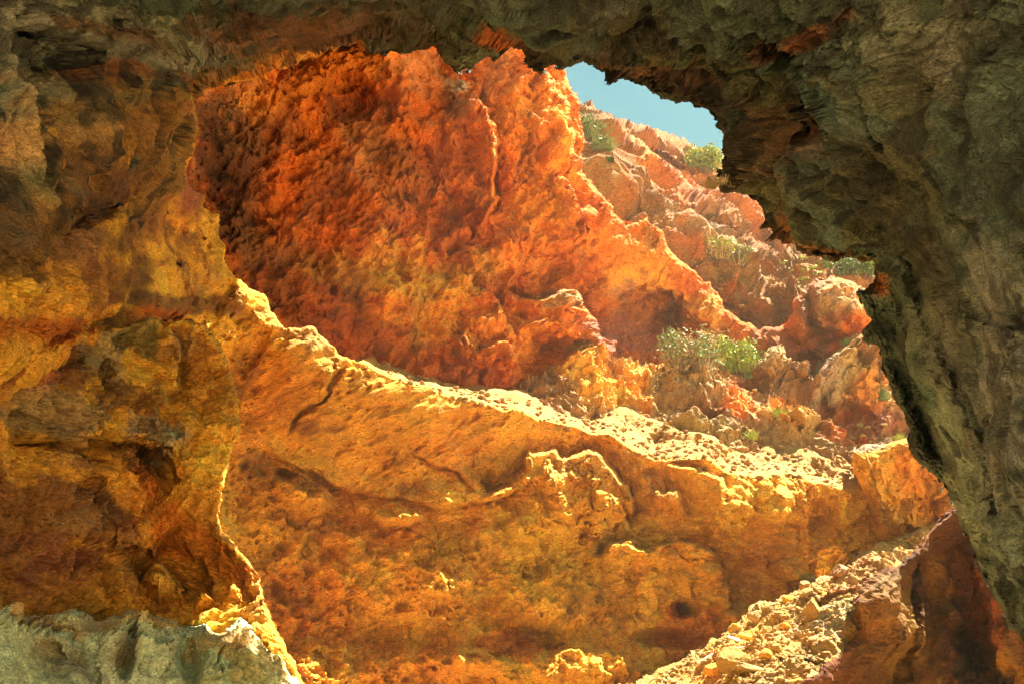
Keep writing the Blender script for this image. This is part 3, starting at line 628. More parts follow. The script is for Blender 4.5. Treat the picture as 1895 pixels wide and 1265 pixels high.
# -- sunlit hillside beyond
def col_hill(P, px, py, rel):
    pts = [(1120, 370, 90, 90, 40, 'peach', .9), (1400, 380, 120, 70, 20, 'orange', .45), (1440, 440, 60, 40, 20, 'pinkred', .5), (1200, 250, 120, 26, 22, 'rust', .8), (1100, 228, 40, 14, 20, 'rust', .9), (1230, 350, 90, 34, 32, 'orange', .9), (1240, 375, 60, 26, 35, 'rust', .6), (1310, 350, 90, 40, 30, 'orange', .5), (1330, 400, 90, 30, 20, 'pinkred', .6),
           (1280, 450, 80, 24, 35, 'palegrey', .5), (1340, 520, 70, 40, 40, 'pale', .6), (1250, 440, 60, 20, 35, 'tan', .7), (1420, 420, 60, 40, 20, 'pinkred', .6), (1480, 490, 80, 30, 0, 'tan', .7), (1440, 540, 50, 40, -20, 'peach', .6), (1380, 560, 40, 60, 10, 'peach', .6), (1340, 545, 16, 26, 0, 'orange', .6), (1560, 520, 60, 30, 0, 'pinkred', .5)]
    c = paint(px, py, P, pts, 'peach')
    return vary(c * .86, P, 1.6, 'rust', .42)
hill = rock('hillside',
    [(1000, 200, 30.), (1060, 330, 24.), (1070, 222, 31.), (1150, 246, 33.), (1110, 360, 23.5), (1200, 262, 33.), (1190, 400, 24.2), (1260, 285, 34.), (1250, 470, 23.6), (1340, 315, 35.), (1300, 340, 31.), (1320, 520, 23.8), (1400, 600, 23.8), (1345, 440, 27.), (1400, 400, 31.), (1450, 470, 29.), (1440, 580, 24.4),
     (1500, 510, 25.5), (1600, 500, 28.), (1580, 540, 25.), (1700, 600, 26.), (1200, 800, 32.), (1150, 600, 29.), (1060, 480, 29.), (1400, 720, 32.), (900, 600, 30.)],
    HILL, (980, 180, 1760, 720), relief_hill, col_hill,
    feats=[edge([(1130, 300), (1155, 312), (1180, 335), (1195, 345), (1215, 365), (1235, 385), (1250, 405), (1275, 420)], 2.6, .3, 6, 60, 60, 5, .06), edge([(1310, 360), (1285, 340), (1240, 312), (1200, 298), (1150, 292), (1120, 285)], 1.2, .6, 5, 40, 60, 5, .1),
           edge([(1280, 420), (1310, 400), (1330, 375), (1380, 370)], -.6, .5, 6, 50, 50, 8), lump(1310, 400, 40, 30, -.9), lump(1390, 410, 60, 20, .9, 20), lump(1290, 430, 18, 22, -.7), edge([(1345, 460), (1365, 490), (1380, 520), (1385, 550), (1400, 580)], .9, .6, 8, 50, 60, 6), lump(1360, 530, 22, 34, .9), edge([(1300, 470), (1340, 505), (1350, 530), (1340, 555)], .6, .4, 8, 40),
           edge([(1130, 262), (1200, 285), (1260, 300), (1310, 330)], .8, .6, 5, 30, 40, 6)],
    jag=2.5, rim=8, rim_r=.3, curl=3., margin=22, mat=M_far)
tag(hill, 'sunlit peach hillside rising behind the red cliff to the skyline', kind='structure')

# -- knobbly rock slope between shelf and hollow
def col_slope(P, px, py, rel):
    pts = [(1060, 700, 60, 60, 0, 'gold', .8), (1150, 740, 80, 50, 30, 'orange', .9), (1110, 760, 60, 40, 0, 'ochre', .7), (1180, 700, 60, 20, 25, 'gold', .5), (1280, 740, 80, 50, 0, 'tan', .9), (1240, 690, 30, 14, 0, 'orange', .9), (1300, 690, 50, 26, 0, 'brown', .6), (1300, 790, 90, 30, 0, 'brown', .6),
           (1380, 720, 40, 40, 0, 'rust', .6), (1360, 780, 30, 40, 20, 'orange', .9), (1430, 690, 50, 40, 0, 'tan', .9), (1480, 710, 40, 30, 0, 'tan', .7), (1420, 730, 50, 30, 0, 'umber', .5), (1440, 790, 60, 40, -20, 'orange', .8), (1490, 800, 60, 40, 0, 'pale', .6), (1540, 720, 40, 60, 30, 'palegrey', .6), (1560, 790, 60, 40, 0, 'rust', .6),
           (1600, 680, 60, 40, 20, 'peach', .7), (1590, 740, 50, 40, 0, 'orange', .6), (1630, 790, 50, 30, 0, 'mauve', .7), (1540, 830, 60, 20, 0, 'rust', .7), (1330, 840, 120, 24, 8, 'pale', .7)]
    c = paint(px, py, P, pts, 'tan')
    return vary(c, P, 1., 'umber', .25)
slope = rock('rocky_slope',
    [(1000, 700, 19.0), (1040, 640, 19.4), (1060, 740, 18.7), (1085, 660, 20.0), (1136, 675, 20.2), (1197, 692, 20.3), (1150, 770, 19.0), (1250, 690, 20.6), (1250, 800, 19.0), (1345, 692, 20.8), (1350, 840, 19.0), (1430, 660, 21.0), (1450, 830, 19.4), (1500, 700, 21.0), (1570, 640, 21.2), (1560, 860, 20.0), (1540, 740, 20.6), (1640, 640, 21.6), (1640, 740, 21.), (1640, 820, 20.6), (1800, 700, 21.5), (1200, 1100, 16.5), (1600, 1100, 18.)],
    SLOPE, (930, 600, 1840, 960), relief_slope, col_slope,
    feats=[lump(1060, 700, 40, 60, .5), edge([(1065, 635), (1080, 690), (1085, 710), (1110, 725), (1140, 735), (1145, 755)], .4, .3, 8, 40, 40, 6), edge([(1085, 660), (1140, 690), (1190, 730), (1225, 750)], .3, .3, 7, 36, 40, 6), lump(1430, 680, 30, 36, .7), lump(1480, 700, 26, 26, .6), lump(1300, 690, 40, 20, -.7), lump(1280, 740, 70, 40, .5), lump(1300, 800, 26, 20, -.6), lump(1390, 740, 34, 34, -.6), lump(1400, 710, 20, 14, -.4),
           lump(1470, 790, 60, 36, .6, -20), lump(1530, 700, 26, 70, .7, 40), lump(1560, 780, 50, 30, -.7), lump(1600, 660, 46, 26, .7, 20), lump(1520, 770, 16, 24, -.6), lump(1440, 740, 26, 18, .4), edge([(1440, 800), (1480, 780), (1520, 800), (1560, 830)], .5, .3, 8, 40, 40, 7), edge([(1590, 690), (1610, 710), (1630, 720)], .5, .3, 8, 30)],
    jag=8., rim=14, rim_r=.4, curl=1.3, margin=24, mat=M_face)
tag(slope, 'knobbly broken rock slope between the shelf and the hollow', kind='structure')

# -- scree
def col_scree(P, px, py, rel):
    pts = [(1480, 1200, 120, 40, -25, 'palegrey', .6), (1540, 1150, 40, 60, 0, 'palegrey', .7), (1400, 1200, 90, 50, -20, 'gold', .5), (1310, 1230, 70, 30, -20, 'orange', .4), (1580, 1060, 50, 30, -30, 'peach', .6), (1570, 1095, 60, 14, -8, 'mauve', .8), (1680, 1000, 90, 30, -25, 'stone', .9), (1490, 1120, 60, 30, -20, 'peach', .5)]
    c = paint(px, py, P, pts, 'pale')
    f1, i1 = worley(P, .55, 3)
    c = c * (.80 + .35 * i1)[:, None]
    c[:, 2] *= .72 + .3 * i1
    return vary(c, P, .8, 'ochre', .45)
scree = rock('scree_slope',
    [(1245, 1232, 15.2), (1200, 1262, 14.8), (1412, 1126, 15.7), (1500, 1088, 15.9), (1612, 1020, 16.3), (1700, 985, 16.5), (1412, 1190, 14.2), (1500, 1180, 13.9), (1580, 1150, 14.1), (1600, 1090, 15.1), (1400, 1270, 12.4), (1300, 1290, 13.0), (1200, 1330, 13.0), (1765, 940, 17.2), (1350, 1500, 9.5), (1600, 1270, 13.2), (1700, 1200, 15.), (1800, 1265, 14.6), (1900, 1500, 12.)],
    SCREE, (1080, 960, 1840, 1700), relief_scree, col_scree,
    feats=[edge([(1600, 1085), (1560, 1098), (1520, 1108), (1490, 1112)], .0, .35, 6, 30, 26, 6), edge([(1540, 1250), (1460, 1225), (1400, 1250), (1340, 1265)], -.3, .3, 6, 40, 40, 8)], jag=9., rim=8, rim_r=.2, curl=1.0, mat=M_face)
tag(scree, 'bright sunlit scree slope of loose pale stones', kind='structure')

# -- orange block above the scree
def col_block(P, px, py, rel):
    pts = [(1620, 840, 60, 24, 0, 'ochre', .9), (1700, 880, 60, 60, 0, 'orange', .6), (1610, 825, 40, 8, -5, 'palegrey', .8), (1660, 1010, 90, 30, -20, 'rust', .7), (1640, 930, 60, 50, 0, 'ochre', .6), (1730, 930, 30, 50, 0, 'rust', .4)]
    return vary(paint(px, py, P, pts, 'ochre_dk') * .82, P, 1., 'brown', .4)
block = rock('rock_block',
    [(1574, 832, 16.6), (1640, 815, 16.4), (1700, 830, 16.2), (1800, 820, 17.0), (1595, 930, 17.1), (1612, 1030, 17.3), (1700, 900, 16.8), (1760, 930, 16.9), (1660, 1040, 17.5), (1720, 1000, 17.4), (1800, 1200, 17.8)],
    BLOCK, (1540, 780, 1900, 1200), relief_wall, col_block,
    feats=[edge([(1700, 815), (1690, 870), (1715, 920)], .2, .1, 10, 50), lump(1650, 960, 60, 50, .3)], jag=5., rim=14, rim_r=.3, curl=1.5, margin=24, mat=M_face)
tag(block, 'squarish orange rock block above the scree beside the dark pillar', 'rock')

# -- dark spur, bottom right
def col_spur(P, px, py, rel):
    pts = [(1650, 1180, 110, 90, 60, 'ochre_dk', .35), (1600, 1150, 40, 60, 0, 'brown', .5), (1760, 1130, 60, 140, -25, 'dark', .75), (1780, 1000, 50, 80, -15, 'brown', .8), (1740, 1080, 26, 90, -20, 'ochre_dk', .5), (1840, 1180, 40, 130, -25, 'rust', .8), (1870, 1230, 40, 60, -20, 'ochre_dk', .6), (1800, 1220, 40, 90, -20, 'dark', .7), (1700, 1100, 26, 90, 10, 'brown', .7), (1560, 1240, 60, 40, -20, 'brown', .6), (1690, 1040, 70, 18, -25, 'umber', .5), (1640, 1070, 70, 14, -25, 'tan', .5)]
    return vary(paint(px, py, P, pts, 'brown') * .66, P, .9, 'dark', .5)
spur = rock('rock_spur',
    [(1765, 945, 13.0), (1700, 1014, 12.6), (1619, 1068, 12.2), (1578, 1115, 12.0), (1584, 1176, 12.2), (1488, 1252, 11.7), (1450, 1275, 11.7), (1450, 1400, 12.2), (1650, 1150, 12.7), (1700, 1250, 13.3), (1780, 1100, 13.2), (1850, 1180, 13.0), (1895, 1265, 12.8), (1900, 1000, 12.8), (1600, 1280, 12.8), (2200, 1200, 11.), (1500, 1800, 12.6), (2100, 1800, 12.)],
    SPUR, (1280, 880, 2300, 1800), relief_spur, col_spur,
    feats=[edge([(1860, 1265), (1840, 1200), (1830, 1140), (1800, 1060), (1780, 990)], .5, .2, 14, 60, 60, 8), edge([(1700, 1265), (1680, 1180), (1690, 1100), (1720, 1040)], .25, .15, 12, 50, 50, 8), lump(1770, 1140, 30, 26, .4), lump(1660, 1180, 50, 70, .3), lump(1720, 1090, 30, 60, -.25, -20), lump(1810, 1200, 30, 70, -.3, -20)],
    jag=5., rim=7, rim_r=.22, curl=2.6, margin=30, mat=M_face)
tag(spur, 'dark brown rock spur with a thin sunlit crest below the pillar', 'rock')

# -- left foreground rock mass
def col_mass(P, px, py, rel):
    pts = [(60, 660, 110, 60, 10, 'rust', .7), (120, 680, 70, 50, 0, 'umber', .7), (40, 690, 50, 30, 0, 'mauve', .4), (60, 770, 110, 50, 0, 'grey', .6), (60, 750, 70, 30, 0, 'tan', .5), (100, 820, 60, 60, 20, 'tan', .5), (190, 660, 70, 60, 0, 'grey', .5), (200, 640, 60, 30, 0, 'tan', .6), (260, 630, 50, 40, 30, 'olive', .8), (240, 740, 80, 40, 0, 'dark', .6), (180, 720, 40, 50, 0, 'umber', .6),
           (350, 640, 50, 50, 20, 'tan', .7), (360, 720, 70, 70, 20, 'ochre', .8), (400, 790, 50, 60, 0, 'ochre', .9), (280, 800, 80, 30, 15, 'grey', .7), (200, 850, 80, 30, 25, 'blackish', .6), (270, 870, 60, 22, 20, 'dark', .7), (310, 830, 30, 50, 30, 'greygreen', .5), (360, 880, 60, 50, 0, 'gold', .9), (250, 920, 60, 40, 0, 'orange', .8), (330, 940, 70, 40, 0, 'gold', .6),
           (60, 960, 170, 110, 0, 'brown', .9), (120, 930, 60, 50, 0, 'umber', .5), (110, 970, 50, 30, 0, 'tan', .5), (60, 1060, 140, 70, 0, 'mauve', .5), (350, 1000, 90, 50, 10, 'orange', .9), (220, 1050, 50, 60, 0, 'tan', .6), (250, 1060, 60, 40, 0, 'gold', .7), (420, 1090, 80, 70, 30, 'orange', .9), (380, 1110, 80, 50, 0, 'gold', .7), (470, 1110, 30, 80, -15, 'tan', .4), (500, 1170, 30, 70, -15, 'ochre_dk', .6), (180, 1090, 20, 40, 0, 'umber', .5)]
    return vary(paint(px, py, P, pts, 'ochre') * np.interp(px, [100, 340], [1., 1.12])[:, None], P, .8, 'dark', .30)
mass = rock('rock_mass',
    [(-1800, 700, 2.3), (-1800, 1600, 2.8), (-900, 650, 3.3), (-900, 1200, 3.5), (-300, 640, 5.), (0, 645, 7.0), (116, 620, 8.2), (300, 605, 9.6), (390, 625, 9.9), (437, 770, 10.0), (410, 940, 9.7), (440, 1010, 9.5), (475, 1060, 9.3), (520, 1190, 9.0), (300, 750, 9.8), (200, 900, 9.3), (120, 760, 8.6), (0, 900, 7.6), (300, 1100, 9.7), (150, 1120, 9.0), (0, 1130, 8.), (350, 950, 9.75), (-300, 1100, 5.4), (100, 1600, 8.), (500, 1600, 9.6)],
    MASS, (-1900, 540, 720, 1800), relief_mass, col_mass,
    feats=[edge([(440, 1010), (410, 985), (405, 950), (430, 880)], -.2, 0, 10, 50), edge([(300, 605), (330, 640), (325, 700), (340, 730)], .35, .2, 8, 50, 50, 6), edge([(330, 870), (300, 840), (250, 836), (200, 825), (130, 815), (60, 815), (0, 815)], .0, .45, 8, 40, 60, 8), edge([(345, 915), (325, 880), (290, 850), (240, 830)], .5, .2, 8, 50, 40, 8),
           edge([(250, 1095), (260, 1065), (290, 1048), (325, 1060), (335, 1090), (345, 1120)], .5, .4, 7, 36, 40, 8), edge([(350, 1075), (375, 1085), (395, 1110)], .4, .3, 7, 30, 40, 6), edge([(285, 1040), (270, 1025), (240, 1015), (205, 1020), (180, 1035)], .0, .4, 8, 40, 50, 7), lump(115, 910, 30, 30, -.35), lump(290, 1090, 36, 40, .5), lump(180, 1080, 20, 50, .3), crack([(410, 1000), (440, 1050), (470, 1120)], .3, 9, 6), crack([(0, 820), (60, 822), (110, 850), (160, 870)], .3, 9, 7), lump(60, 660, 70, 26, -.5, 5), lump(160, 690, 30, 40, -.35)],
    jag=5., rim=9, rim_r=.12, curl=1.6, margin=28, mat=M_face)
tag(mass, 'mottled brown and ochre rock mass at the left edge', 'rock')

# -- pale ledge at the bottom left
def col_ledge(P, px, py, rel):
    pts = [(100, 1152, 220, 20, 0, 'tan', .45), (60, 1165, 120, 10, 0, 'umber', .4), (170, 1160, 60, 14, 0, 'umber', .4), (480, 1200, 70, 100, 40, 'pale', .5), (260, 1150, 90, 24, 0, 'pale', .4), (400, 1190, 60, 30, 0, 'tan', .8), (300, 1150, 70, 20, 0, 'tan', .6), (230, 1200, 20, 50, 0, 'umber', .5), (90, 1200, 50, 20, 10, 'umber', .4), (110, 1240, 60, 60, 0, 'olive', .4)]
    return vary(paint(px, py, P, pts, 'greygreen') * np.array([2.1, 2.25, 1.9]) * .95, P, .7, 'umber', .25)
ledge = rock('pale_ledge',
    [(-1800, 1130, 2.1), (-1800, 1700, 2.0), (-900, 1130, 3.1), (-900, 1600, 2.7), (-300, 1130, 4.8), (0, 1140, 6.3), (200, 1145, 7.4), (350, 1168, 8.3), (450, 1152, 8.9), (490, 1195, 8.9), (556, 1265, 8.9), (0, 1265, 5.9), (200, 1265, 6.9), (200, 1190, 7.1), (400, 1265, 7.9), (350, 1215, 7.9), (450, 1220, 8.4), (-300, 1500, 4.), (300, 1600, 6.6), (600, 1600, 8.)],
    LEDGE, (-1900, 1080, 920, 1800), relief_ledge, col_ledge,
    feats=[edge([(180, 1170), (215, 1168), (235, 1185), (270, 1190), (300, 1200), (325, 1190), (338, 1215)], .0, .3, 7, 40, 60, 8), edge([(400, 1265), (395, 1220), (420, 1190)], -.3, .2, 8, 40), lump(230, 1215, 16, 50, -.4), lump(350, 1230, 26, 50, -.4), crack([(20, 1150), (80, 1170), (150, 1165)], .15, 9, 6), lump(100, 1200, 40, 12, -.2, 10)],
    jag=7., rim=22, rim_r=.45, curl=2.2, margin=30, mat=M_cave)
tag(ledge, 'pale grey-green rock ledge with sun-struck right end at the bottom left', 'rock')

# ------------------------------------------------------------------ ground and an added cave shell out of view that blocks sun and sky
g = make_mesh('ground', np.array([(-300, -300, 0), (300, -300, 0), (300, 300, 0), (-300, 300, 0)], float), np.array([[0, 1, 2, 3]]), None, flat_mat('beach_sand', (.72, .50, .26), .95, .2, .6))
tag(g, 'sand floor of the cave and ravine', kind='structure')
def vault():
    nu, nv = 90, 110
    a = np.linspace(-.12, math.pi + .12, nu); y = np.linspace(6.2, -14, nv)
    A, Y = np.meshgrid(a, y)
    P0 = np.stack([5.3 * np.cos(A) * (1 + .02 * Y), Y, 9.2 * np.sin(A)], -1).reshape(-1, 3)
    n = np.stack([np.cos(A), 0 * A, np.sin(A)], -1).reshape(-1, 3)
    P0 = P0 + n * (.35 + .5 * np.abs(fbm(P0, 3., 4, .5, 2.)))[:, None]
    idx = np.arange(nu * nv).reshape(nv, nu)
    Q = np.stack([idx[:-1, :-1], idx[1:, :-1], idx[1:, 1:], idx[:-1, 1:]], -1).reshape(-1, 4)
    c = np.empty((nu * nv, 3)); c[:] = PAL['green']
    Q = Q[~((P0[Q].mean(1)[:, 1] < 1.2))]  # open end of the added shell trimmed to let fill light in
    o = make_mesh('cave_shade_shell', P0, Q, vary(c, P0, 1., 'blackish', .5), M_cave)
    tag(o, 'unseen rock shell added over the cave to block sun and sky', kind='structure')
vault()

# ------------------------------------------------------------------ things standing on the rocks
bpy.context.view_layer.update()
DG = bpy.context.evaluated_depsgraph_get()
SC = bpy.context.scene
def hit(px, py):
    """the rock surface met along the survey line of sight"""
    p1 = ray_point(np.array([px], float), np.array([py], float), np.array([1.0]))[0]
    d = Vector(p1 - CAM).normalized()
    ok, loc, nor, _, ob, _ = SC.ray_cast(DG, Vector(CAM), d)
    if not ok: return None
    if nor.dot(d) > 0: nor = -nor
    dist = (loc - Vector(CAM)).length
    return loc, nor, dist / FPX, ob.name

def icosphere(n):
    t = (1 + 5 ** .5) / 2
    V = [(-1, t, 0), (1, t, 0), (-1, -t, 0), (1, -t, 0), (0, -1, t), (0, 1, t), (0, -1, -t), (0, 1, -t), (t, 0, -1), (t, 0, 1), (-t, 0, -1), (-t, 0, 1)]
    Fc = [(0, 11, 5), (0, 5, 1), (0, 1, 7), (0, 7, 10), (0, 10, 11), (1, 5, 9), (5, 11, 4), (11, 10, 2), (10, 7, 6), (7, 1, 8), (3, 9, 4), (3, 4, 2), (3, 2, 6), (3, 6, 8), (3, 8, 9), (4, 9, 5), (2, 4, 11), (6, 2, 10), (8, 6, 7), (9, 8, 1)]
    V = [np.array(v) / np.linalg.norm(v) for v in V]
    for _ in range(n):
        cache = {}; out = []
        def mid(a, b):
            k = (min(a, b), max(a, b))
            if k not in cache:
                m = V[a] + V[b]; V.append(m / np.linalg.norm(m)); cache[k] = len(V) - 1
            return cache[k]
        for a, b, c in Fc:
            ab, bc, ca = mid(a, b), mid(b, c), mid(c, a)
            out += [(a, ab, ca), (b, bc, ab), (c, ca, bc), (ab, bc, ca)]
        Fc = out
    return np.array(V), np.array(Fc)
ICO = {k: icosphere(k) for k in (1, 2, 4)}

def stone(k, seed, sx, sy, sz):
    """angular stone: a ball cut by random planes, then roughened"""
    V, Fc = ICO[k]; r = np.random.default_rng(seed); V = V.copy()
    for _ in range(9):
        n = r.normal(size=3); n /= np.linalg.norm(n); h = r.uniform(.55, .9)
        e = V @ n - h; V -= np.clip(e, 0, None)[:, None] * n
    if k > 2:
        V += V * (.10 * fbm(V + seed, .8, 3, .5) + .05 * fbm(V + seed, .2, 3, .6))[:, None]
    V = V * np.array([sx, sy, sz])
    a, b, c = r.uniform(0, 6.28), r.uniform(-.35, .35), r.uniform(-.35, .35)
    Rz = np.array([[math.cos(a), -math.sin(a), 0], [math.sin(a), math.cos(a), 0], [0, 0, 1]])
    Rx = np.array([[1, 0, 0], [0, math.cos(b), -math.sin(b)], [0, math.sin(b), math.cos(b)]])
    Ry = np.array([[math.cos(c), 0, math.sin(c)], [0, 1, 0], [-math.sin(c), 0, math.cos(c)]])
    return V @ Rx.T @ Ry.T @ Rz.T, Fc

# loose rubble on the ledges: nobody could count it
def rubble(name, label, polys, n, rmin, rmax, kinds, seed, mat, only=None):
    r = np.random.default_rng(seed); VV = []; FF = []; CC = []; off = 0
    for poly, share in polys:
        xs = [p[0] for p in poly]; ys = [p[1] for p in poly]
        m = int(n * share); pts = []
        while len(pts) < m:
            x = r.uniform(min(xs), max(xs), 400); y = r.uniform(min(ys), max(ys), 400)
            k = inside(x, y, poly); pts += list(zip(x[k], y[k]))
        for x, y in pts[:m]:
            h = hit(x, y)
            if h is None or (only and h[3] not in only): continue
            loc, nor, s, ob = h
            if nor.z < .25: continue
            R = s * rmin * (rmax / rmin) ** (r.random() ** 2.6)
            V, Fc = stone(1, int(r.integers(1e9)), R * r.uniform(.8, 1.4), R * r.uniform(.7, 1.1), R * r.uniform(.45, .85))
            V = V + np.array(loc) + np.array(nor) * R * .25
            c = np.array(PAL[kinds[int(r.integers(len(kinds)))]]) * r.uniform(.8, 1.2)
            VV.append(V); FF.append(Fc + off); CC.append(np.tile(c, (len(V), 1))); off += len(V)
    if VV:
        o = make_mesh(name, np.concatenate(VV), np.concatenate(FF), np.concatenate(CC), mat, smooth=False)
        tag(o, label, kind='stuff')
M_stone = rock_material('stone', 3.0, .6, .3)
SHELF = [(700, 670), (763, 694), (863, 720), (974, 740), (1106, 752), (1207, 775), (1387, 836), (1569, 850), (1580, 905), (1460, 890), (1366, 890), (1250, 862), (1170, 838), (1086, 808), (995, 784), (900, 758), (762, 716), (701, 690)]
SCREEP = [(1200, 1262), (1245, 1232), (1412, 1126), (1549, 1065), (1612, 1020), (1690, 988), (1730, 972), (1690, 1022), (1620, 1062), (1580, 1110), (1584, 1176), (1488, 1250), (1440, 1264)]
HILLP = [(1085, 335), (1130, 300), (1240, 385), (1330, 440), (1440, 490), (1590, 530), (1480, 540), (1430, 605), (1390, 600), (1300, 515), (1150, 410)]
SLOPEP = [(1085, 650), (1197, 686), (1300, 700), (1450, 650), (1500, 705), (1580, 630), (1630, 640), (1650, 740), (1680, 800), (1570, 845), (1400, 830), (1200, 770), (1100, 745)]
rubble('rubble', 'small broken stones lying on the sunlit shelf and slopes', [(SHELF, .36), (SLOPEP, .34), (HILLP, .30)], 3600, 1.3, 8., ('pale', 'tan', 'pale', 'peach', 'stone'), 5, M_stone, ('cave_wall', 'rocky_slope', 'hillside'))
rubble('scree', 'loose pale and golden stones covering the sunlit scree slope', [(SCREEP, 1.)], 4200, .9, 6., ('pale', 'stone', 'tan', 'stone', 'pale', 'tan'), 6, M_stone, ('scree_slope',))

def boulder(px, py, w, hgt, kind, label, seed, group='loose boulders on the scree', flat=1.):
    h = hit(px, py + hgt * .35)
    if h is None: return
    loc, nor, s, ob = h
    V, Fc = stone(4, seed, w * .5 * s, w * .42 * s, hgt * .55 * s)
    zmin = V[:, 2].min()
    c = vary(np.tile(np.array(PAL[kind]), (len(V), 1)), V + seed, .35, 'pale', .35)
    o = make_mesh('boulder', V - np.array([0, 0, zmin]), Fc, c, M_stone)
    o.location = loc + Vector((0, 0, -.18 * hgt * s)) + Vector((0, .15 * w * s, 0))
    tag(o, label, 'boulder', group)
BOULD = [
    (1508, 1127, 38, 40, 'stone', 'large rounded orange boulder on the upper scree', 11), (1401, 1142, 30, 22, 'pale', 'pale blocky boulder at the top edge of the scree', 12),
    (1424, 1128, 24, 16, 'pale', 'low pale boulder beside the blocky one at the scree top', 13), (1491, 1083, 22, 20, 'stone', 'small orange boulder perched on the scree crest', 14),
    (1493, 1096, 26, 14, 'pale', 'flat pale boulder under the perched orange one', 15), (1459, 1108, 24, 16, 'ochre', 'half-buried ochre boulder on the crest of the scree', 16),
    (1361, 1161, 28, 20, 'ochre', 'ochre boulder at the foot of the cliff, left end of the scree crest', 17), (1419, 1163, 26, 24, 'stone', 'golden boulder in the middle of the scree', 18),
    (1362, 1222, 64, 46, 'stone', 'biggest slab-like golden boulder low on the scree', 19), (1455, 1159, 20, 14, 'ochre', 'small ochre boulder right of the golden one', 20),
    (1558, 1056, 38, 26, 'tan', 'upright tan slab leaning on the cliff at the scree top', 21), (1579, 1080, 22, 34, 'tan', 'narrow tan boulder near the spur crest', 22),
    (1530, 1106, 36, 18, 'ochre_dk', 'brown boulder in the shaded hollow beside the spur', 23), (1438, 1200, 22, 26, 'stone', 'upright golden boulder on the lower scree', 24),
    (1418, 1210, 30, 18, 'ochre', 'broad ochre boulder beside the upright golden one', 25), (1386, 1180, 46, 12, 'ochre', 'long flat ochre boulder on the left part of the scree', 26),
    (1322, 1240, 40, 22, 'ochre', 'ochre boulder near the lower left end of the scree', 27), (1388, 1238, 60, 16, 'pale', 'long pale slab at the bottom of the scree', 28),
]
for b in BOULD: boulder(*b)
boulder(1218, 1210, 34, 24, 'ochre', 'lone ochre boulder in the dark recess left of the scree', 31, 'single stones')
boulder(20, 1124, 42, 24, 'tan', 'rounded tan stone resting on the pale ledge', 32, 'single stones')

M_wood = flat_mat('bleached_wood', (.72, .64, .48), .85, .2, 20.)
def stick(pts, rad, label):
    """bleached branch: a tapered bent tube laid along the scree"""
    P = []
    for x, y in pts:
        h = hit(x, y)
        if h is None: return
        P.append(np.array(h[0]) + np.array(h[1]) * rad * h[2] * .6); s = h[2]
    P = np.array(P); n = 8; t = np.linspace(0, len(P) - 1, 14); V = []; Fq = []
    for i, tt in enumerate(t):
        k = min(int(tt), len(P) - 2); p = P[k] + (P[k + 1] - P[k]) * (tt - k)
        d = P[k + 1] - P[k]; d /= np.linalg.norm(d)
        u = np.cross(d, [0, 0, 1]); u /= np.linalg.norm(u); v = np.cross(u, d)
        r = rad * s * (1 - .55 * i / 13) * (1 + .2 * math.sin(i * 2.1)) * (.25 if i in (0, 13) else 1)
        for j in range(n):
            a = 6.283 * j / n; V.append(p + u * math.cos(a) * r + v * math.sin(a) * r * .8)
    for i in range(13):
        for j in range(n): Fq.append((i * n + j, i * n + (j + 1) % n, (i + 1) * n + (j + 1) % n, (i + 1) * n + j))
    V = np.array(V); b = V[0].copy()
    o = make_mesh('driftwood', V - b, np.array(Fq), None, M_wood); o.location = b
    tag(o, label, 'driftwood', 'bleached branches on the scree')
stick([(1368, 1188), (1352, 1180), (1336, 1172)], 4.5, 'short thick bleached branch pointing up the scree')
stick([(1348, 1206), (1366, 1200), (1384, 1196)], 3.5, 'flat white branch lying across the scree')
stick([(1292, 1230), (1306, 1220), (1322, 1208)], 4., 'white branch at the lower left end of the scree')

# ---- plants
LEAF = dict(
    straw=flat_mat('dry_straw', (.38, .28, .14), .8, .3, 3.), sage=flat_mat('sage_leaf', (.19, .24, .09), .8, .3, 4.), green=flat_mat('green_leaf', (.16, .24, .045), .7, .35, 4.),
    lime=flat_mat('lime_leaf', (.34, .38, .07), .7, .3, 4.), dark=flat_mat('dark_leaf', (.055, .10, .02), .7, .35, 4.), twig=flat_mat('twig_bark', (.17, .11, .07), .9, .3, 6.), yellow=flat_mat('yellow_petal', (.80, .55, .03), .7, .15, 4.))

def blades(r, n, w, h, base, wd, lean=.55, droop=.35, spread=.4):
    V = []; Fq = []
    cen = [(r.uniform(0, 6.283), math.sqrt(r.random()) * w * spread, r.uniform(.5, 1.1), r.uniform(.5, 1.1)) for _ in range(9)]
    for _ in range(n):
        c = int(r.integers(len(cen))); ca, cq, ch, cl = cen[c]
        a = r.uniform(0, 6.283); q = math.sqrt(r.random()) * w * .14
        p = np.array([math.cos(a) * q + math.cos(ca) * cq, math.sin(a) * q * .7 + math.sin(ca) * cq * .6, 0]) + np.array([0, 0, -abs(base)])
        L = h * ch * r.uniform(.4, 1.05); az = (ca if r.random() < .4 else a) + r.normal() * .8; ln = abs(r.normal()) * lean * cl
        d = np.array([math.cos(az) * math.sin(ln), math.sin(az) * math.sin(ln), math.cos(ln)])
        side = np.cross(d, r.normal(size=3)); side /= np.linalg.norm(side)
        k = len(V)
        for i in range(4):
            t = i / 3
            c = p + d * L * t + np.array([d[0], d[1], -.6]) * L * droop * t * t * .5
            ww = wd * (1 - .8 * t) * .5
            V += [c - side * ww, c + side * ww]
        for i in range(3): Fq.append((k + 2 * i, k + 2 * i + 1, k + 2 * i + 3, k + 2 * i + 2))
    return np.array(V), np.array(Fq)

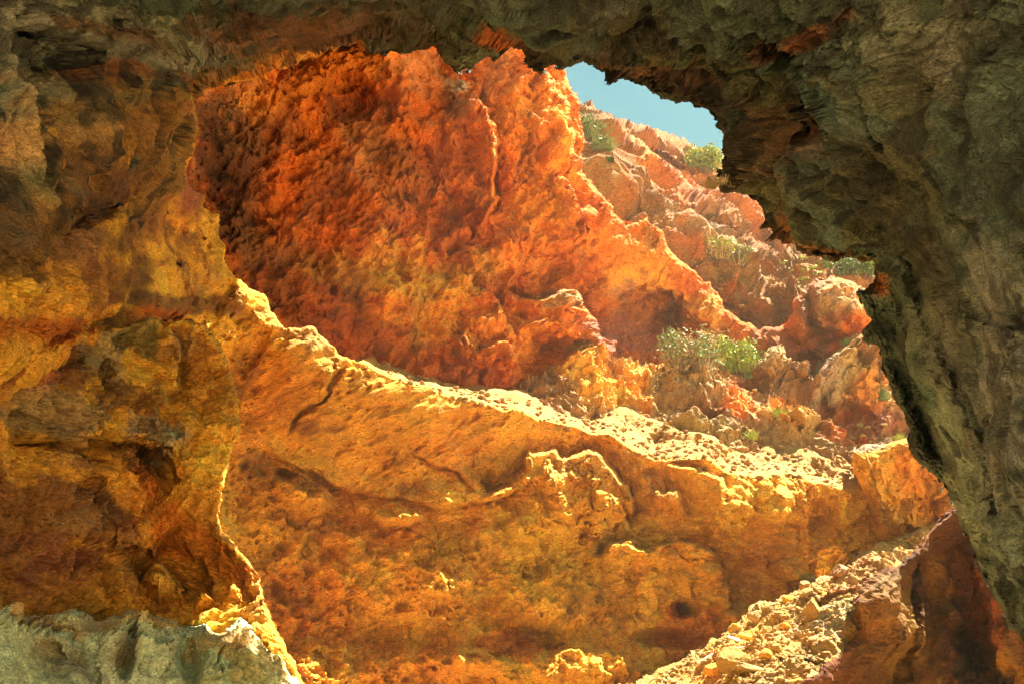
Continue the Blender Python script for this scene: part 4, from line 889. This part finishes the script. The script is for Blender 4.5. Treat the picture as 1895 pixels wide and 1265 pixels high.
def leafy(r, n, w, h, ls):
    """leaf clumps over an uneven crown"""
    V = []; Fq = []
    cl = [(r.uniform(-.42, .42) * w, r.uniform(-.3, .3) * w, h * r.uniform(.25, .85)) for _ in range(16)]
    for i in range(n):
        c = cl[int(r.integers(len(cl)))]
        p = np.array(c) + r.normal(size=3) * np.array([w * .11, w * .10, h * .12])
        n_ = r.normal(size=3) + np.array([0, 0, .6]); n_ /= np.linalg.norm(n_)
        u = np.cross(n_, r.normal(size=3)); u /= np.linalg.norm(u); v = np.cross(n_, u)
        s = ls * r.uniform(.6, 1.3); k = len(V)
        V += [p - u * s, p + v * s * .45, p + u * s, p - v * s * .45]; Fq.append((k, k + 1, k + 2, k + 3))
    return np.array(V), np.array(Fq)

def plant(name, cat, px, py, w, h, spec, label, group, flowers=0, seed=1):
    hh = hit(px, py)
    if hh is None: return
    loc, nor, s, ob = hh
    r = np.random.default_rng(seed)
    e = bpy.data.objects.new(name, None); C.objects.link(e); e.location = loc; e.empty_display_size = .1
    tag(e, label, cat, group)
    W = w * s; Hh = h * s
    for part, kind, n, mode in spec:
        if mode == 'blade': V, Fq = blades(r, n, W, Hh, .05 * Hh, 1.9 * s)
        elif mode == 'stem': V, Fq = blades(r, n, W * .9, Hh * .85, .08 * Hh, 1.3 * s, .7, .0, .15)
        elif mode == 'low': V, Fq = leafy(r, n, W, Hh * .7, 2.4 * s)
        else: V, Fq = leafy(r, n, W, Hh, 4.0 * s)
        o = make_mesh(part, V, Fq, None, LEAF[kind], smooth=False); o.parent = e
    for _ in range(flowers):
        c = np.array([r.uniform(-.4, .4) * W, r.uniform(-.35, .1) * W, Hh * r.uniform(.45, .85)]); fr = 1.5 * s
        V = [c + np.array([0, 0, fr * .2])]
        for i in range(7): V.append(c + fr * np.array([math.cos(i * .898), math.sin(i * .898) * .6 - .2, math.sin(i * .898) * .6]))
        o = make_mesh('flower', np.array(V), np.array([(0, i, i % 7 + 1) for i in range(1, 8)]), None, LEAF['yellow'], smooth=False); o.parent = e
G1 = 'shrubs on the hillside'; G2 = 'grass tufts among the rocks'
plant('shrub', 'shrub', 1090, 258, 50, 46, [('leaves', 'sage', 900, 'leaf'), ('blades', 'sage', 400, 'blade'), ('stems', 'twig', 30, 'stem')], 'pale sage shrub where the red cliff meets the skyline', G1, 0, 1)
plant('shrub', 'shrub', 1117, 277, 40, 28, [('leaves', 'sage', 600, 'leaf'), ('blades', 'sage', 300, 'blade'), ('stems', 'twig', 20, 'stem')], 'smaller sage shrub just right of the one at the red cliff', G1, 0, 2)
plant('shrub', 'shrub', 1128, 303, 14, 12, [('leaves', 'dark', 200, 'leaf'), ('stems', 'twig', 10, 'stem')], 'tiny dark green shrub below the two sage ones', G1, 0, 3)
plant('shrub', 'shrub', 1304, 318, 62, 44, [('leaves', 'lime', 1300, 'leaf'), ('dark_leaves', 'green', 700, 'leaf'), ('stems', 'twig', 60, 'stem')], 'rounded yellow-green shrub on the skyline by the dark arch', G1, 10, 4)
plant('dry_grass', 'grass tuft', 1332, 344, 52, 22, [('blades', 'straw', 420, 'blade')], 'straw-coloured grass below the skyline shrub', G2, 0, 5)
plant('shrub', 'shrub', 1330, 480, 54, 40, [('leaves', 'lime', 420, 'leaf'), ('dry_leaves', 'straw', 420, 'leaf'), ('blades', 'straw', 120, 'blade'), ('stems', 'twig', 40, 'stem')], 'olive and straw shrub in the middle of the hillside', G1, 2, 6)
plant('shrub', 'shrub', 1372, 494, 50, 46, [('leaves', 'sage', 420, 'leaf'), ('dry_leaves', 'straw', 420, 'leaf'), ('blades', 'straw', 100, 'blade'), ('stems', 'twig', 40, 'stem')], 'drooping straw shrub right of the olive one on the hillside', G1, 0, 7)
for i, (x, y, w, h) in enumerate([(1447, 486, 20, 9), (1484, 478, 22, 9), (1468, 504, 22, 11), (1490, 500, 18, 9), (1515, 506, 22, 9), (1502, 494, 18, 8), (1415, 494, 12, 9), (1486, 516, 14, 8)]):
    plant('flowering_plant', 'plant', x, y + 4, w, h, [('leaves', 'lime', 70, 'low')],
          ['low yellow-flowered plant at the upper left of the flowering patch', 'low plant at the top of the flowering patch', 'bright green plant in the middle of the flowering patch', 'low plant right of the bright green one in the patch', 'plant with the most yellow flowers, right end of the patch',
           'small pale plant near the top right of the patch', 'lone small green plant left of the flowering patch', 'lowest small plant under the flowering patch'][i], 'flowering plants on the hillside', [3, 2, 2, 1, 5, 1, 0, 0][i], 20 + i)
plant('shrub', 'shrub', 1590, 512, 96, 42, [('leaves', 'green', 1500, 'leaf'), ('dark_leaves', 'dark', 900, 'leaf'), ('stems', 'twig', 40, 'stem')], 'dense bright green shrub against the dark arch', G1, 0, 9)
plant('shrub', 'shrub', 1282, 684, 100, 78, [('blades', 'straw', 120, 'blade'), ('dry_leaves', 'straw', 900, 'leaf'), ('leaves', 'sage', 1300, 'leaf'), ('stems', 'twig', 160, 'stem')], 'big dry straw-coloured shrub in front of the hollow', G1, 0, 10)
plant('shrub', 'shrub', 1366, 690, 84, 64, [('leaves', 'lime', 1000, 'leaf'), ('green_leaves', 'green', 600, 'leaf'), ('blades', 'lime', 160, 'blade'), ('stems', 'twig', 60, 'stem')], 'lime green shrub right of the big dry one', G1, 6, 11)
plant('grass_tuft', 'grass tuft', 1568, 636, 22, 14, [('blades', 'green', 160, 'blade')], 'small green grass tuft on the rock below the knob', G2, 0, 12)
plant('grass_tuft', 'grass tuft', 1437, 772, 30, 26, [('blades', 'lime', 260, 'blade')], 'bright green tuft in the middle of the knobbly slope', G2, 0, 13)
plant('grass_tuft', 'grass tuft', 1390, 812, 16, 24, [('blades', 'lime', 150, 'blade')], 'narrow green tuft just above the shelf', G2, 1, 14)
plant('grass_tuft', 'grass tuft', 1634, 738, 28, 34, [('blades', 'sage', 260, 'blade'), ('leaves', 'sage', 120, 'leaf')], 'pale sage tuft by the edge of the dark pillar', G2, 0, 15)
plant('grass_tuft', 'grass tuft', 1664, 812, 30, 14, [('blades', 'lime', 120, 'blade')], 'sprawling green tuft on top of the squarish rock block', G2, 0, 16)
plant('grass_tuft', 'grass tuft', 1384, 700, 16, 18, [('blades', 'sage', 140, 'blade')], 'small pale tuft below the lime green shrub', G2, 0, 17)
plant('twigs', 'bare twigs', 1095, 238, 12, 30, [('stems', 'twig', 12, 'stem')], 'bare twigs standing against the sky above the sage shrub', 'bare twigs', 0, 18)

# ------------------------------------------------------------------ sunlit dusty air
HB = np.array([(x, y, z) for x in (-310, 310) for y in (-310, 310) for z in (-1., 48.)], float)
hm = bpy.data.materials.new('dusty_air'); hm.use_nodes = True
hn = hm.node_tree; hn.nodes.remove(hn.nodes['Principled BSDF'])
pv = hn.nodes.new('ShaderNodeVolumePrincipled'); pv.inputs['Color'].default_value = (.95, .76, .50, 1); pv.inputs['Density'].default_value = .0017; pv.inputs['Anisotropy'].default_value = .1
hn.links.new(pv.outputs[0], hn.nodes['Material Output'].inputs['Volume'])
haze = make_mesh('haze', HB, np.array([[0, 1, 3, 2], [4, 6, 7, 5], [0, 4, 5, 1], [2, 3, 7, 6], [0, 2, 6, 4], [1, 5, 7, 3]]), None, hm, smooth=False)
tag(haze, 'thin sunlit haze filling the ravine', kind='stuff')

# ------------------------------------------------------------------ light
SUN = np.array([.40, .15, .90]); SUN = SUN / np.linalg.norm(SUN)
el = math.asin(SUN[2]); rot = math.atan2(SUN[0], SUN[1])
w = bpy.data.worlds.new('World'); bpy.context.scene.world = w; w.use_nodes = True
nt = w.node_tree; bg = nt.nodes['Background']
sky = nt.nodes.new('ShaderNodeTexSky'); sky.sky_type = 'NISHITA'; sky.sun_disc = False
sky.sun_elevation = el; sky.sun_rotation = rot; sky.air_density = 1.0; sky.dust_density = 1.2; sky.ozone_density = .6
wb = nt.nodes.new('ShaderNodeVectorMath'); wb.operation = 'MULTIPLY'; wb.inputs[1].default_value = (.11, .47, .375)   # warm white balance
nt.links.new(sky.outputs[0], wb.inputs[0]); nt.links.new(wb.outputs[0], bg.inputs['Color']); bg.inputs['Strength'].default_value = .051
sl = bpy.data.lights.new('sun', 'SUN'); sl.energy = 4.4; sl.angle = math.radians(.5); sl.color = (1, .93, .80)
so = bpy.data.objects.new('sun', sl); C.objects.link(so)
so.rotation_euler = Vector(-SUN).to_track_quat('-Z', 'Y').to_euler()

cam = bpy.data.cameras.new('camera'); cam.lens = 36; cam.sensor_width = 36; cam.clip_end = 2000; cam.clip_start = .05
co = bpy.data.objects.new('camera', cam); C.objects.link(co)
co.location = CAM; co.rotation_euler = (math.radians(90) + TH, 0, 0)
sc = bpy.context.scene; sc.camera = co
sc.view_settings.view_transform = 'Standard'; sc.view_settings.look = 'None'; sc.view_settings.gamma = 1
sc.view_settings.exposure = 2.95
sc.cycles.max_bounces = 8; sc.cycles.diffuse_bounces = 6
sc.cycles.use_denoising = True; sc.cycles.denoising_prefilter = 'NONE'; sc.cycles.sample_clamp_indirect = 6; sc.cycles.use_guiding = True; sc.cycles.guiding_training_samples = 48
